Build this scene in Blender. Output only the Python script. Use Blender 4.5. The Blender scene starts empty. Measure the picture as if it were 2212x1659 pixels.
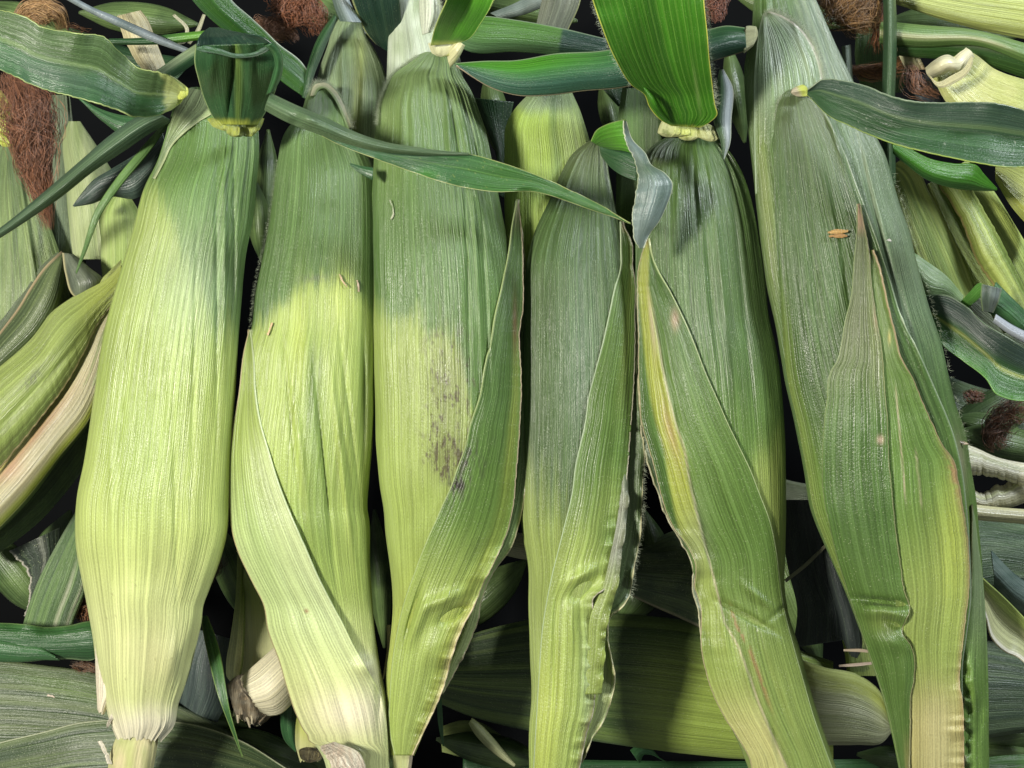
import bpy, math
import numpy as np
from mathutils import Vector
rng = np.random.default_rng(7)
scn = bpy.context.scene
COL = scn.collection

# ------------------------------------------------------------------ camera, light, exposure
D = 0.50            # camera height over the tops' mid plane (m)
S = 0.42 / 2212     # metres per traced pixel on that plane
cam_d = bpy.data.cameras.new('camera'); cam = bpy.data.objects.new('camera', cam_d); COL.objects.link(cam)
cam.location = (0, 0, D); cam.rotation_euler = (0, 0, 0)
cam_d.sensor_width = 36; cam_d.lens = 36 * D / 0.42; cam_d.clip_start = 0.01; cam_d.clip_end = 20
scn.camera = cam
w = bpy.data.worlds.new('World'); scn.world = w; w.use_nodes = True
w.node_tree.nodes['Background'].inputs[0].default_value = (0.95, 1.0, 0.95, 1)
w.node_tree.nodes['Background'].inputs[1].default_value = 0.15

def lamp(name, loc, size, power, color, target=(0, 0, 0)):
    d = bpy.data.lights.new(name, 'AREA'); d.shape = 'RECTANGLE'; d.size, d.size_y = size; d.energy = power; d.color = color
    o = bpy.data.objects.new(name, d); COL.objects.link(o); o.location = loc
    o.rotation_euler = (Vector(target) - Vector(loc)).to_track_quat('-Z', 'Y').to_euler()
    return o
lamp('key_lamp', (-0.56, 0.08, 0.86), (0.13, 0.13), 15.0, (1.0, 0.955, 0.85))
lamp('cool_strip_lamp', (0.74, 0.66, 0.50), (0.20, 0.20), 11.0, (0.90, 0.95, 1.0), (0.02, 0.08, 0))
scn.view_settings.view_transform = 'Standard'; scn.view_settings.look = 'None'
scn.view_settings.exposure = 0.0; scn.view_settings.gamma = 1; scn.view_settings.use_curve_mapping = False

# ------------------------------------------------------------------ numeric helpers
def ss(a, b, v):
    t = np.clip((v - a) / (b - a), 0, 1); return t * t * (3 - 2 * t)
def _h(ix, iy, seed):
    n = (ix.astype(np.int64) * 374761393 + iy.astype(np.int64) * 668265263 + seed * 1442695041) & 0x7fffffff
    n = ((n ^ (n >> 13)) * 1274126177) & 0x7fffffff
    return ((n ^ (n >> 16)) & 0xffff) / 65535.0
def vn(x, y, seed=0):
    x = np.asarray(x, float); y = np.asarray(y, float) + 0 * x; x = x + 0 * y
    ix = np.floor(x); iy = np.floor(y); fx = x - ix; fy = y - iy
    fx = fx * fx * (3 - 2 * fx); fy = fy * fy * (3 - 2 * fy)
    a = _h(ix, iy, seed); b = _h(ix + 1, iy, seed); c = _h(ix, iy + 1, seed); d = _h(ix + 1, iy + 1, seed)
    return (a + (b - a) * fx) * (1 - fy) + (c + (d - c) * fx) * fy - 0.5
def fbm(x, y, seed=0, o=3):
    r = 0; a = 1
    for k in range(o): r = r + a * vn(x * 2 ** k, y * 2 ** k, seed + 17 * k); a *= .5
    return r
def herm(xs, ys, q):
    xs = np.asarray(xs, float); ys = np.asarray(ys, float)
    d = np.diff(ys) / np.maximum(np.diff(xs), 1e-9)
    m = np.zeros(len(xs)); m[0] = d[0]; m[-1] = d[-1]
    if len(xs) > 2:
        h = np.diff(xs); m[1:-1] = (d[:-1] * h[1:] + d[1:] * h[:-1]) / (h[1:] + h[:-1])
        for i in range(1, len(xs) - 1):
            if d[i - 1] * d[i] < 0: m[i] *= .5
    q = np.clip(q, xs[0], xs[-1]); i = np.clip(np.searchsorted(xs, q, side='right') - 1, 0, len(xs) - 2)
    h = xs[i + 1] - xs[i]; t = (q - xs[i]) / h
    return ((2*t**3-3*t**2+1)*ys[i] + (t**3-2*t**2+t)*h*m[i] + (-2*t**3+3*t**2)*ys[i+1] + (t**3-t**2)*h*m[i+1])
def arc(pts, n):
    p = np.asarray(pts, float); s = np.r_[0, np.cumsum(np.hypot(*np.diff(p[:, :2], axis=0).T))]; s /= s[-1]
    q = np.linspace(0, 1, n); return np.stack([herm(s, p[:, k], q) for k in range(p.shape[1])], 1)
def byy(pts, ys):
    p = np.asarray(pts, float); return np.stack([herm(p[:, 1], p[:, 0], ys), ys], 1)
def prof(lst, t):
    if np.isscalar(lst): return np.full_like(t, float(lst))
    lst = np.asarray(lst, float)
    if lst.ndim == 1: return herm(np.linspace(0, 1, len(lst)), lst, t)
    return herm(lst[:, 0], lst[:, 1], t)
def W(x, y, z):                      # traced point at its real height -> metres
    k = S * (D - z) / D
    return np.stack([(x - 1106) * k, -(y - 829.5) * k, z + 0 * k], -1)
C = lambda r, g, b: np.array([r, g, b], float)
def mx(a, b, m):
    m = np.asarray(m)[..., None]; return a * (1 - m) + b * m
def blob(x, y, cx, cy, rx, ry, rot=0):
    c, s = math.cos(rot), math.sin(rot); dx = x - cx; dy = y - cy
    return np.exp(-(((dx * c + dy * s) / rx) ** 2 + ((-dx * s + dy * c) / ry) ** 2))
# colours (linear albedo); YG and DG also carry painted light and shade
YG = C(.315, .405, .100); YL = C(.42, .50, .15); PALE = C(.54, .58, .26); WHT = C(.76, .70, .55); MG = C(.115, .205, .040)
DG = C(.050, .098, .022); DB = C(.045, .085, .045); LF = C(.028, .085, .030); LB = C(.06, .24, .012); GL = C(.16, .24, .20)
TAN = C(.52, .42, .22); BRN = C(.22, .10, .05); CRM = C(.62, .56, .30); YEL = C(.55, .62, .10); LDK = C(.012, .035, .022)

# ------------------------------------------------------------------ materials
def mat_husk(name, fine=1.0, rough=.40, stripe=1.0, bump=.8, transl=0.0, sheen=.06, speck=1.0, spec=.75):
    m = bpy.data.materials.new(name); m.use_nodes = True; nt = m.node_tree; N = nt.nodes; L = nt.links
    bs = N['Principled BSDF']; out = N['Material Output']
    at = N.new('ShaderNodeAttribute'); at.attribute_name = 'Col'
    uv = N.new('ShaderNodeUVMap'); uv.uv_map = 'UVMap'
    def noise(sx, sy, det, seed):
        mp = N.new('ShaderNodeMapping'); mp.inputs['Scale'].default_value = (sx, sy, 1); mp.inputs['Location'].default_value = (seed, seed * .7, seed)
        L.new(uv.outputs[0], mp.inputs[0])
        n = N.new('ShaderNodeTexNoise'); n.noise_dimensions = '2D'; n.inputs['Scale'].default_value = 1; n.inputs['Detail'].default_value = det
        n.inputs['Roughness'].default_value = .55; L.new(mp.outputs[0], n.inputs['Vector']); return n.outputs['Fac']
    def math_(op, a, b, c=None):
        n = N.new('ShaderNodeMath'); n.operation = op
        for i, v in enumerate((a, b, c)):
            if v is None: continue
            if isinstance(v, (int, float)): n.inputs[i].default_value = v
            else: L.new(v, n.inputs[i])
        return n.outputs[0]
    def mr(v, a, b, c, d):
        n = N.new('ShaderNodeMapRange'); L.new(v, n.inputs[0])
        for i, k in enumerate((a, b, c, d)): n.inputs[1 + i].default_value = k
        return n.outputs[0]
    n1 = noise(1.5 * fine, .006, 1, 3.1); n2 = noise(.40 * fine, .004, 2, 9.7); n3 = noise(3.4 * fine, .05, 1, 21.3)
    n4 = noise(1.6, 1.1, 2, 5.5); n5 = noise(.05, .03, 3, 2.2)
    s1 = mr(n1, .36, .64, -1, 1); s2 = mr(n2, .3, .7, -1, 1); s3 = mr(n3, .3, .7, -1, 1); s4 = mr(n4, .3, .7, -1, 1)
    st = math_('MULTIPLY_ADD', s1, .50, math_('MULTIPLY_ADD', s2, .30, math_('MULTIPLY_ADD', s3, .24, math_('MULTIPLY', s4, .22))))
    fac = math_('MULTIPLY_ADD', st, .31 * stripe, math_('MULTIPLY_ADD', n5, .36, .82))
    mul = N.new('ShaderNodeVectorMath'); mul.operation = 'SCALE'; L.new(at.outputs['Color'], mul.inputs[0]); L.new(fac, mul.inputs['Scale'])
    # pale raised veins
    pv = mr(n1, .57, .70, 0, .42 * stripe)
    mix = N.new('ShaderNodeMix'); mix.data_type = 'RGBA'; L.new(pv, mix.inputs[0]); L.new(mul.outputs[0], mix.inputs[6])
    pal = N.new('ShaderNodeVectorMath'); pal.operation = 'MULTIPLY_ADD'; L.new(at.outputs['Color'], pal.inputs[0])
    pal.inputs[1].default_value = (1.05, 1.05, 1.1); pal.inputs[2].default_value = (.055, .080, .030); L.new(pal.outputs[0], mix.inputs[7])
    last = mix.outputs[2]
    if speck:
        vo = N.new('ShaderNodeTexVoronoi'); vo.voronoi_dimensions = '2D'; vo.inputs['Scale'].default_value = .75; L.new(uv.outputs[0], vo.inputs['Vector'])
        d = mr(vo.outputs['Distance'], .05, .14, .55 * speck, 0)
        sel = mr(noise(.25, .25, 2, 13.), .52, .6, 0, 1)
        m2 = N.new('ShaderNodeMix'); m2.data_type = 'RGBA'; L.new(math_('MULTIPLY', d, sel), m2.inputs[0]); L.new(last, m2.inputs[6])
        m2.inputs[7].default_value = (.60, .66, .40, 1); last = m2.outputs[2]
    L.new(last, bs.inputs['Base Color'])
    bs.inputs['Roughness'].default_value = rough; bs.inputs['Specular IOR Level'].default_value = spec
    L.new(math_('MULTIPLY_ADD', n5, .22, math_('MULTIPLY_ADD', s2, .06, rough - .13)), bs.inputs['Roughness'])
    bs.inputs['Sheen Weight'].default_value = sheen; bs.inputs['Sheen Roughness'].default_value = .4; bs.inputs['Sheen Tint'].default_value = (.9, 1, .85, 1)
    bp = N.new('ShaderNodeBump'); bp.inputs['Strength'].default_value = .8 * bump; bp.inputs['Distance'].default_value = .00024
    L.new(st, bp.inputs['Height']); L.new(bp.outputs[0], bs.inputs['Normal'])
    if transl:
        tr = N.new('ShaderNodeBsdfTranslucent'); sc = N.new('ShaderNodeVectorMath'); sc.operation = 'MULTIPLY'; sc.inputs[1].default_value = (2.6, 2.3, .8)
        L.new(last, sc.inputs[0]); L.new(sc.outputs[0], tr.inputs[0])
        ms = N.new('ShaderNodeMixShader'); ms.inputs[0].default_value = transl
        L.new(bs.outputs[0], ms.inputs[1]); L.new(tr.outputs[0], ms.inputs[2]); L.new(ms.outputs[0], out.inputs[0])
    return m
M_HUSK = mat_husk('husk')
M_FLAP = mat_husk('husk_leaf', transl=.10, fine=.95)
M_BACK = mat_husk('husk_back', fine=.75, rough=.5)
M_LEAF = mat_husk('leaf_blade', fine=1.5, rough=.36, stripe=.8, bump=.7, transl=.15, sheen=.03, speck=.35, spec=.7)
M_STEM = mat_husk('shank', fine=1.0, stripe=.5, bump=.8, speck=0, sheen=.05)
M_CREAM = mat_husk('pulp', fine=1.6, stripe=.8, bump=2.2, speck=.6, rough=.7)
M_SILK = mat_husk('silk', fine=1, stripe=0, bump=0, speck=0, sheen=.2, rough=.45)
def mat_plain(name, col, rough, scale=60):
    m = bpy.data.materials.new(name); m.use_nodes = True; N = m.node_tree.nodes; L = m.node_tree.links; b = N['Principled BSDF']
    n = N.new('ShaderNodeTexNoise'); n.inputs['Scale'].default_value = scale; n.inputs['Detail'].default_value = 5
    r = N.new('ShaderNodeValToRGB'); r.color_ramp.elements[0].color = (*[c * .6 for c in col], 1); r.color_ramp.elements[1].color = (*[c * 1.4 for c in col], 1)
    L.new(n.outputs['Fac'], r.inputs[0]); L.new(r.outputs[0], b.inputs['Base Color']); b.inputs['Roughness'].default_value = rough
    return m
M_BIN = mat_plain('bin_plastic', (.003, .0035, .004), .95); M_BIN.node_tree.nodes['Principled BSDF'].inputs['Specular IOR Level'].default_value = .1

# ------------------------------------------------------------------ mesh helpers
def grid_mesh(name, V, U, colr, mat, parent, loc, closed=False, extra=None, solid=0.0):
    """V (n,m,3), U (n,m,2) in mm, colr (n,m,3)"""
    n, m = V.shape[:2]
    idx = np.arange(n * m).reshape(n, m)
    if closed:
        a = idx[:-1, :]; b = np.roll(idx, -1, 1)[:-1, :]; c = np.roll(idx, -1, 1)[1:, :]; d = idx[1:, :]
    else:
        a = idx[:-1, :-1]; b = idx[:-1, 1:]; c = idx[1:, 1:]; d = idx[1:, :-1]
    F = np.stack([a, d, c, b], -1).reshape(-1, 4)
    Vf = V.reshape(-1, 3) - np.array(loc); Uf = U.reshape(-1, 2)
    cols = np.c_[np.clip(colr.reshape(-1, 3), 0.002, 1), np.ones(n * m)]
    me = bpy.data.meshes.new(name)
    me.vertices.add(len(Vf)); me.vertices.foreach_set('co', Vf.astype(np.float32).ravel())
    me.loops.add(F.size); me.loops.foreach_set('vertex_index', F.astype(np.int32).ravel())
    me.polygons.add(len(F)); me.polygons.foreach_set('loop_start', np.arange(0, F.size, 4, dtype=np.int32))
    me.update(calc_edges=True)
    uvl = me.uv_layers.new(name='UVMap'); UL = Uf[F.ravel()]
    if closed:                                # avoid the seam smear
        k = F.reshape(-1, 4); per = getattr(grid_mesh, 'per', 200.0)
        u = UL[:, 0].reshape(-1, 4); mxu = u.max(1, keepdims=True); u = np.where(mxu - u > per * .5, u + per, u); UL = np.c_[u.ravel(), UL[:, 1]]
    uvl.data.foreach_set('uv', UL.astype(np.float32).ravel())
    ca = me.color_attributes.new('Col', 'FLOAT_COLOR', 'POINT'); ca.data.foreach_set('color', cols.astype(np.float32).ravel())
    me.polygons.foreach_set('use_smooth', np.ones(len(F), bool)); me.materials.append(mat); me.update()
    o = bpy.data.objects.new(name, me); COL.objects.link(o)
    if parent is not None: o.parent = parent
    else: o.location = loc
    if solid:
        sm = o.modifiers.new('thickness', 'SOLIDIFY'); sm.thickness = solid; sm.offset = -1
    return o
def tag(o, label, cat, group=None, kind=None):
    o['label'] = label
    if cat: o['category'] = cat
    if group: o['group'] = group
    if kind: o['kind'] = kind
def empty(name, loc, label, cat, group=None):
    o = bpy.data.objects.new(name, None); COL.objects.link(o); o.location = loc; o.empty_display_size = .01; tag(o, label, cat, group); return o
def const(c): return lambda x, y, s, t: np.zeros(x.shape + (3,)) + c
SEED = [10]

def tube(name, L, R, z, depth, colf, mat, parent, loc, mode='arc', n=None, m=60, y0=None, y1=None, dents=(), pleat=.00020, lump=.0011, jag=0, jag0=0, umm=200., cap=0.0, pw=1.0, zb=None, flat=1.0, tw=0):
    """closed elliptical sweep between two traced outlines; z, depth: profiles along it"""
    SEED[0] += 1; sd = SEED[0]
    if mode == 'y':
        y0 = max(L[0][1], R[0][1]) if y0 is None else y0; y1 = min(L[-1][1], R[-1][1]) if y1 is None else y1
        n = n or 200; ys = np.linspace(y0, y1, n); Lp = byy(L, ys); Rp = byy(R, ys)
    else:
        n = n or 110; Lp = arc(L, n); Rp = arc(R, n)
    t = np.linspace(0, 1, n); mt = int(m * .8); mb = m - mt
    th = np.r_[np.linspace(math.pi, 0, mt, endpoint=False), np.linspace(0, -math.pi, mb, endpoint=False)]
    T, TH = np.meshgrid(t, th, indexing='ij')
    mid = (Lp + Rp) / 2; hf = (Rp - Lp) / 2
    hw = np.hypot(hf[:, 0], hf[:, 1]) * S
    if cap: hf = hf * np.sqrt(np.clip(np.minimum(t, 1 - t) / cap, 0.0004, 1))[:, None]
    zc = prof(z, t); dp = prof(depth, t); b = dp * np.hypot(hf[:, 0], hf[:, 1]) * S
    length = np.r_[0, np.cumsum(np.hypot(*np.diff(mid, axis=0).T))] * S * 1000
    U = (math.pi - TH) / (2 * math.pi) * umm
    LEN = np.repeat(length[:, None], len(th), 1)
    d = lump * fbm(U * .06, LEN * .02, sd) + pleat * (fbm(U * .55, LEN * .010, sd + 3, 2)) + pleat * 2.2 * vn(U * .16, LEN * .006, sd + 5)
    if tw: d = d + tw * ss(.30, .0, T) * (vn(U * .28, LEN * .004, sd + 31) + .6 * vn(U * .7, LEN * .004, sd + 32))
    r = 1 + d / np.maximum(hw, .002)[:, None]
    ct = np.cos(TH); st = np.sin(TH)
    PX = mid[:, None, 0] + hf[:, None, 0] * r * ct; PY = mid[:, None, 1] + hf[:, None, 1] * r * ct
    Zr = b[:, None] * r * np.sign(st) * np.abs(st) ** pw; Zr = np.where(Zr < 0, Zr * flat, Zr)
    Z = zc[:, None] + Zr
    for (cx, cy, rx, ry, amp, rot) in dents: Z = Z + amp * blob(PX, PY, cx, cy, rx, ry, rot) * (st > 0)
    dirv = np.gradient(mid, axis=0); dirv /= np.maximum(np.hypot(dirv[:, 0], dirv[:, 1]), 1e-6)[:, None]
    if jag:
        jj = jag * (fbm(U * .35, U * 0, sd + 9, 3) + .3) * ss(.80, 1, T); PX += dirv[:, None, 0] * jj; PY += dirv[:, None, 1] * jj
    if jag0:
        jj = -jag0 * (fbm(U * .35, U * 0, sd + 11, 3) + .3) * ss(.2, 0, T); PX += dirv[:, None, 0] * jj; PY += dirv[:, None, 1] * jj
    colr = colf(PX, PY, ct, T)
    UV = np.stack([U + sd * 31.7, LEN + sd * 13.3], -1)
    grid_mesh.per = umm
    o = grid_mesh(name, W(PX, PY, Z), UV, colr, mat, parent, loc, closed=True)
    o['_d'] = 0; del o['_d']
    info = dict(mode=mode, L=L, R=R, y0=y0, y1=y1, z=z, depth=depth, mid=mid, hf=hf, zc=zc, b=b, dents=dents, t=t)
    return o, info

def surfz(info, x, y):
    ys = info['mid'][:, 1]; mid = np.interp(y, ys, info['mid'][:, 0]); hx = np.interp(y, ys, np.abs(info['hf'][:, 0]))
    zc = np.interp(y, ys, info['zc']); b = np.interp(y, ys, info['b'])
    q = np.abs((x - mid) / np.maximum(hx, 1))
    z = np.where(q < .93, np.sqrt(np.clip(1 - q * q, 0, 1)), .367 - 1.6 * (q - .93))
    z = zc + b * np.maximum(z, -.4)
    for (cx, cy, rx, ry, amp, rot) in info['dents']: z = z + amp * blob(x, y, cx, cy, rx, ry, rot)
    return z

def sheet(name, L, R, colf, mat, parent, loc, *a_, **k_):
    if mat is M_LEAF: k_.setdefault('pleat', .00007)
    return sheet_(name, L, R, colf, mat, parent, loc, *a_, **k_)
def sheet_(name, L, R, colf, mat, parent, loc, info=None, z=0.0, arch=0.0, keel=0.0, off=.0012, edge=(0, 0), ruff=(0, 0), rfreq=.25, mode='arc', n=160, m=36, umm=None, pleat=.00018, dents=(), solid=.0005, margin=None, mw=.03, mt=(2, 3), tilt=0.0, jag=0, lump=.0004, jagl=0, jagr=0):
    """open sheet (husk leaf, blade) between two traced edges; lies on a husk if info is given"""
    SEED[0] += 1; sd = SEED[0]
    if mode == 'y':
        y0 = max(L[0][1], R[0][1]); y1 = min(L[-1][1], R[-1][1]); ys = np.linspace(y0, y1, n); Lp = byy(L, ys); Rp = byy(R, ys)
    else: Lp = arc(L, n); Rp = arc(R, n)
    t = np.linspace(0, 1, n); s = .5 - .5 * np.cos(np.linspace(0, math.pi, m)) ; s = .6 * s + .4 * np.linspace(0, 1, m)
    T, Q = np.meshgrid(t, s, indexing='ij')
    mid = (Lp + Rp) / 2; length = np.r_[0, np.cumsum(np.hypot(*np.diff(mid, axis=0).T))] * S * 1000; LEN = np.repeat(length[:, None], m, 1)
    wd = np.hypot(*(Rp - Lp).T) * S * 1000
    if jagl: Lp = Lp + (Rp - Lp) / np.maximum(np.hypot(*(Rp - Lp).T), 1)[:, None] * (jagl * (vn(length * .6, 0 * length, sd) + .5 * vn(length * 1.7, 0 * length, sd + 1)))[:, None]
    if jagr: Rp = Rp + (Rp - Lp) / np.maximum(np.hypot(*(Rp - Lp).T), 1)[:, None] * (jagr * (vn(length * .6, 0 * length, sd + 4) + .5 * vn(length * 1.7, 0 * length, sd + 5)))[:, None]
    PX = Lp[:, None, 0] * (1 - Q) + Rp[:, None, 0] * Q; PY = Lp[:, None, 1] * (1 - Q) + Rp[:, None, 1] * Q
    if umm is None: umm = max(wd.mean() * 1.15, 1)
    U = Q * umm
    if jag:
        dirv = np.gradient(mid, axis=0); dirv /= np.maximum(np.hypot(dirv[:, 0], dirv[:, 1]), 1e-6)[:, None]
        jj = jag * (fbm(U * .5, U * 0, sd + 9, 3) + .3) * ss(.8, 1, T); PX += dirv[:, None, 0] * jj; PY += dirv[:, None, 1] * jj
    k = 2 * Q - 1
    Z = (surfz(info, PX, PY) + prof(off, t)[:, None]) if info is not None else 0 * PX
    wf = np.clip(wd / wd.max(), 0, 1)[:, None]
    Z = Z + prof(z, t)[:, None] + prof(arch, t)[:, None] * (1 - k * k) * wf + prof(keel, t)[:, None] * np.abs(k) * wf + prof(tilt, t)[:, None] * k
    Z = Z + prof(edge[0], t)[:, None] * np.clip(-k, 0, 1) ** 3 + prof(edge[1], t)[:, None] * np.clip(k, 0, 1) ** 3
    r0 = prof(ruff[0], t)[:, None] * np.clip(-k, 0, 1) ** 2; r1 = prof(ruff[1], t)[:, None] * np.clip(k, 0, 1) ** 2.5
    nz0 = vn(LEN * rfreq, 0, sd + 2) * 1.3 + .6 * vn(LEN * rfreq * 2.3, 0, sd + 3); nz1 = vn(LEN * rfreq, 3, sd + 6) * 1.3 + .6 * vn(LEN * rfreq * 2.3, 3, sd + 7)
    Z = Z + r0 * nz0 + r1 * nz1
    Z = Z + pleat * fbm(U * .7, LEN * .01, sd + 4, 2) + pleat * 1.5 * vn(U * .2, LEN * .008, sd + 5) + lump * fbm(U * .08, LEN * .04, sd + 8)
    for (cx, cy, rx, ry, amp, rot) in dents: Z = Z + amp * blob(PX, PY, cx, cy, rx, ry, rot)
    colr = colf(PX, PY, Q, T)
    if margin is not None:
        wpx = np.maximum(wd, 1)[:, None]; e0 = Q * wpx; e1 = (1 - Q) * wpx
        if margin[0] is not None: colr = mx(colr, margin[0], ss(mw * 22, mw * 9, e0))
        if margin[1] is not None: colr = mx(colr, margin[1], ss(mw * 22, mw * 9, e1) * ss(mt[1], mt[0], T))
    UV = np.stack([U + sd * 31.7, LEN + sd * 13.3], -1)
    return grid_mesh(name, W(PX, PY, Z), UV, colr, mat, parent, loc, solid=solid)

def strands(name, paths, rad, cols, parent, loc, mat=None, k=3):
    """paths (N,P,3) world, cols (N,3): thin tubes in one mesh"""
    N_, P, _ = paths.shape
    tan = np.gradient(paths, axis=1); tan /= np.maximum(np.linalg.norm(tan, axis=2, keepdims=True), 1e-9)
    up = np.zeros_like(tan) + C(.3, .2, 1); a = np.cross(tan, up); a /= np.maximum(np.linalg.norm(a, axis=2, keepdims=True), 1e-9); b = np.cross(tan, a)
    prof_ = np.sin(np.linspace(.25, math.pi - .12, P)) ** .5 * rad
    V = []
    for i in range(k):
        an = 2 * math.pi * i / k; V.append(paths + (a * math.cos(an) + b * math.sin(an)) * prof_[None, :, None])
    V = np.stack(V, 2)                                   # N,P,k,3
    idx = np.arange(N_ * P * k).reshape(N_, P, k); nx = np.roll(idx, -1, 2)
    F = np.stack([idx[:, :-1], nx[:, :-1], nx[:, 1:], idx[:, 1:]], -1).reshape(-1, 4)
    me = bpy.data.meshes.new(name); Vf = V.reshape(-1, 3) - np.array(loc)
    me.vertices.add(len(Vf)); me.vertices.foreach_set('co', Vf.astype(np.float32).ravel())
    me.loops.add(F.size); me.loops.foreach_set('vertex_index', F.astype(np.int32).ravel())
    me.polygons.add(len(F)); me.polygons.foreach_set('loop_start', np.arange(0, F.size, 4, dtype=np.int32)); me.update(calc_edges=True)
    me.uv_layers.new(name='UVMap')
    cc = np.repeat(np.c_[cols, np.ones(N_)], P * k, 0)
    ca = me.color_attributes.new('Col', 'FLOAT_COLOR', 'POINT'); ca.data.foreach_set('color', cc.astype(np.float32).ravel())
    me.polygons.foreach_set('use_smooth', np.ones(len(F), bool)); me.materials.append(mat or M_SILK); me.update()
    o = bpy.data.objects.new(name, me); COL.objects.link(o)
    if parent is not None: o.parent = parent
    else: o.location = loc
    return o

def silk(label, path, radius, n, c0, c1, wav=2.0, curl=1.0, name='silk_clump', spread=1.0, P=46, rad=.00011, fly=.22):
    n = int(n * 1.6); path = np.asarray(path, float); pp = arc(path, P); r = prof(radius, np.linspace(0, 1, P))
    an = rng.uniform(0, 2 * math.pi, n); rr = np.sqrt(rng.uniform(0, 1, n))
    flyers = rng.uniform(0, 1, n) < fly; rr = np.where(flyers, rr * 1.5, rr)
    d = np.gradient(pp[:, :2], axis=0); d /= np.hypot(d[:, 0], d[:, 1])[:, None]; nrm = np.stack([-d[:, 1], d[:, 0]], 1)
    t = np.linspace(0, 1, P); out = np.zeros((n, P, 3))
    for i in range(n):
        t0 = rng.uniform(0, .25); t1 = rng.uniform(.55, 1.0); q = t0 + (t1 - t0) * t
        bx = np.interp(q, t, pp[:, 0]); by = np.interp(q, t, pp[:, 1]); bz = np.interp(q, t, pp[:, 2]); R_ = np.interp(q, t, r)
        nx = np.interp(q, t, nrm[:, 0]); ny = np.interp(q, t, nrm[:, 1])
        cl = int(i % max(4, n // 22)); ph = cl * 7.3 + rng.uniform(0, .5); an[i] = (cl * 2.4) + rng.normal(0, .5); rr[i] = min(1.3, abs(((cl * .618) % 1) ** .5 + rng.normal(0, .13))) * (1.35 if flyers[i] else 1); a = an[i] + curl * 3 * vn(q * 3 + ph, 0, 5); f = wav
        off = rr[i] * np.cos(a) * R_ + R_ * .30 * vn(q * 7 * f + ph, 1, 7) + R_ * .10 * vn(q * 15 * f + i, 2, 9); oz = rr[i] * np.sin(a) * R_ * S * .8 + R_ * S * .25 * vn(q * 11 * f + ph, 4, 8)
        al = R_ * .18 * vn(q * 10 * f + ph, 6, 8)
        out[i] = W(bx + nx * off + ny * al, by + ny * off - nx * al, bz + oz)
    c0 = c0 * C(.55, .5, .45); c1 = c1 * C(.85, .72, .6); cols = c0 + (c1 - c0) * rng.uniform(0, 1, (n, 1)) ** 1.2; cols *= rng.uniform(.7, 1.25, (n, 1))
    loc = tuple(out.reshape(-1, 3).mean(0))
    o = strands(name, out, rad, cols, None, loc); tag(o, label, 'corn silk'); return o

def fuzz(parent, loc, pts, nrm, n, length, colr=C(.5, .56, .4), name='fuzz'):
    """short hairs standing on given world points"""
    i = rng.integers(0, len(pts), n); p = pts[i] + rng.normal(0, .00025, (n, 3)); dirs = nrm[i] + rng.normal(0, .55, (n, 3)); dirs /= np.linalg.norm(dirs, axis=1, keepdims=True)
    ln = length * rng.uniform(.4, 1.2, (n, 1)); bend = rng.normal(0, .35, (n, 3))
    paths = np.stack([p, p + dirs * ln * .5, p + (dirs + bend * .6) * ln], 1)
    o = strands(name, paths, .000026, np.zeros((n, 3)) + colr, parent, loc); o['kind'] = 'stuff'; return o
def edge_fuzz(parent, loc, pts, info=None, z=0.0, n=300, length=.0014, out=(0, 0)):
    P = arc([tuple(p) for p in pts], 200); zz = surfz(info, P[:, 0], P[:, 1]) + .001 if info is not None else prof(z, np.linspace(0, 1, 200))
    w3 = W(P[:, 0], P[:, 1], zz); fuzz(parent, loc, w3, np.zeros((200, 3)) + C(out[0], -out[1], .5), n, length)

EARS = {}
def ear(key, label, L, R, z, depth, colf, mode='y', group=None, mat=None, m=150, n=300, **kw):
    mid = ((L[0][0] + R[0][0] + L[-1][0] + R[-1][0]) / 4, (L[0][1] + R[0][1] + L[-1][1] + R[-1][1]) / 4)
    z0 = z if np.isscalar(z) else float(np.mean(z)); loc = tuple(W(np.array(mid[0]), np.array(mid[1]), np.array(z0 - .02)))
    root = empty('corn_ear', loc, label, 'corn ear', group)
    if key in ('E1', 'E3', 'E4', 'E5', 'E6'): kw.setdefault('tw', .0016)
    if key == 'E3': m, n = 250, 420
    o, info = tube('husk', L, R, z, depth, colf, mat or M_HUSK, root, loc, mode=mode, m=m, n=n, **kw)
    EARS[key] = (root, loc, info); return root, loc, info
#@@BODY
# ------------------------------------------------------------------ the bin under the heap
bm = bpy.data.meshes.new('bin_floor'); h = 1.1
bm.from_pydata([(-h, -h, -.20), (h, -h, -.20), (h, h, -.20), (-h, h, -.20), (-h, -h, -.215), (h, -h, -.215), (h, h, -.215), (-h, h, -.215)], [], [(0, 1, 2, 3), (7, 6, 5, 4), (0, 4, 5, 1), (1, 5, 6, 2), (2, 6, 7, 3), (3, 7, 4, 0)])
bm.materials.append(M_BIN); bo = bpy.data.objects.new('bin_floor', bm); COL.objects.link(bo); bo['kind'] = 'structure'; bo['label'] = 'dark floor of the bin under the heap'

G = 'ears of corn laid side by side on top of the heap'
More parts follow.
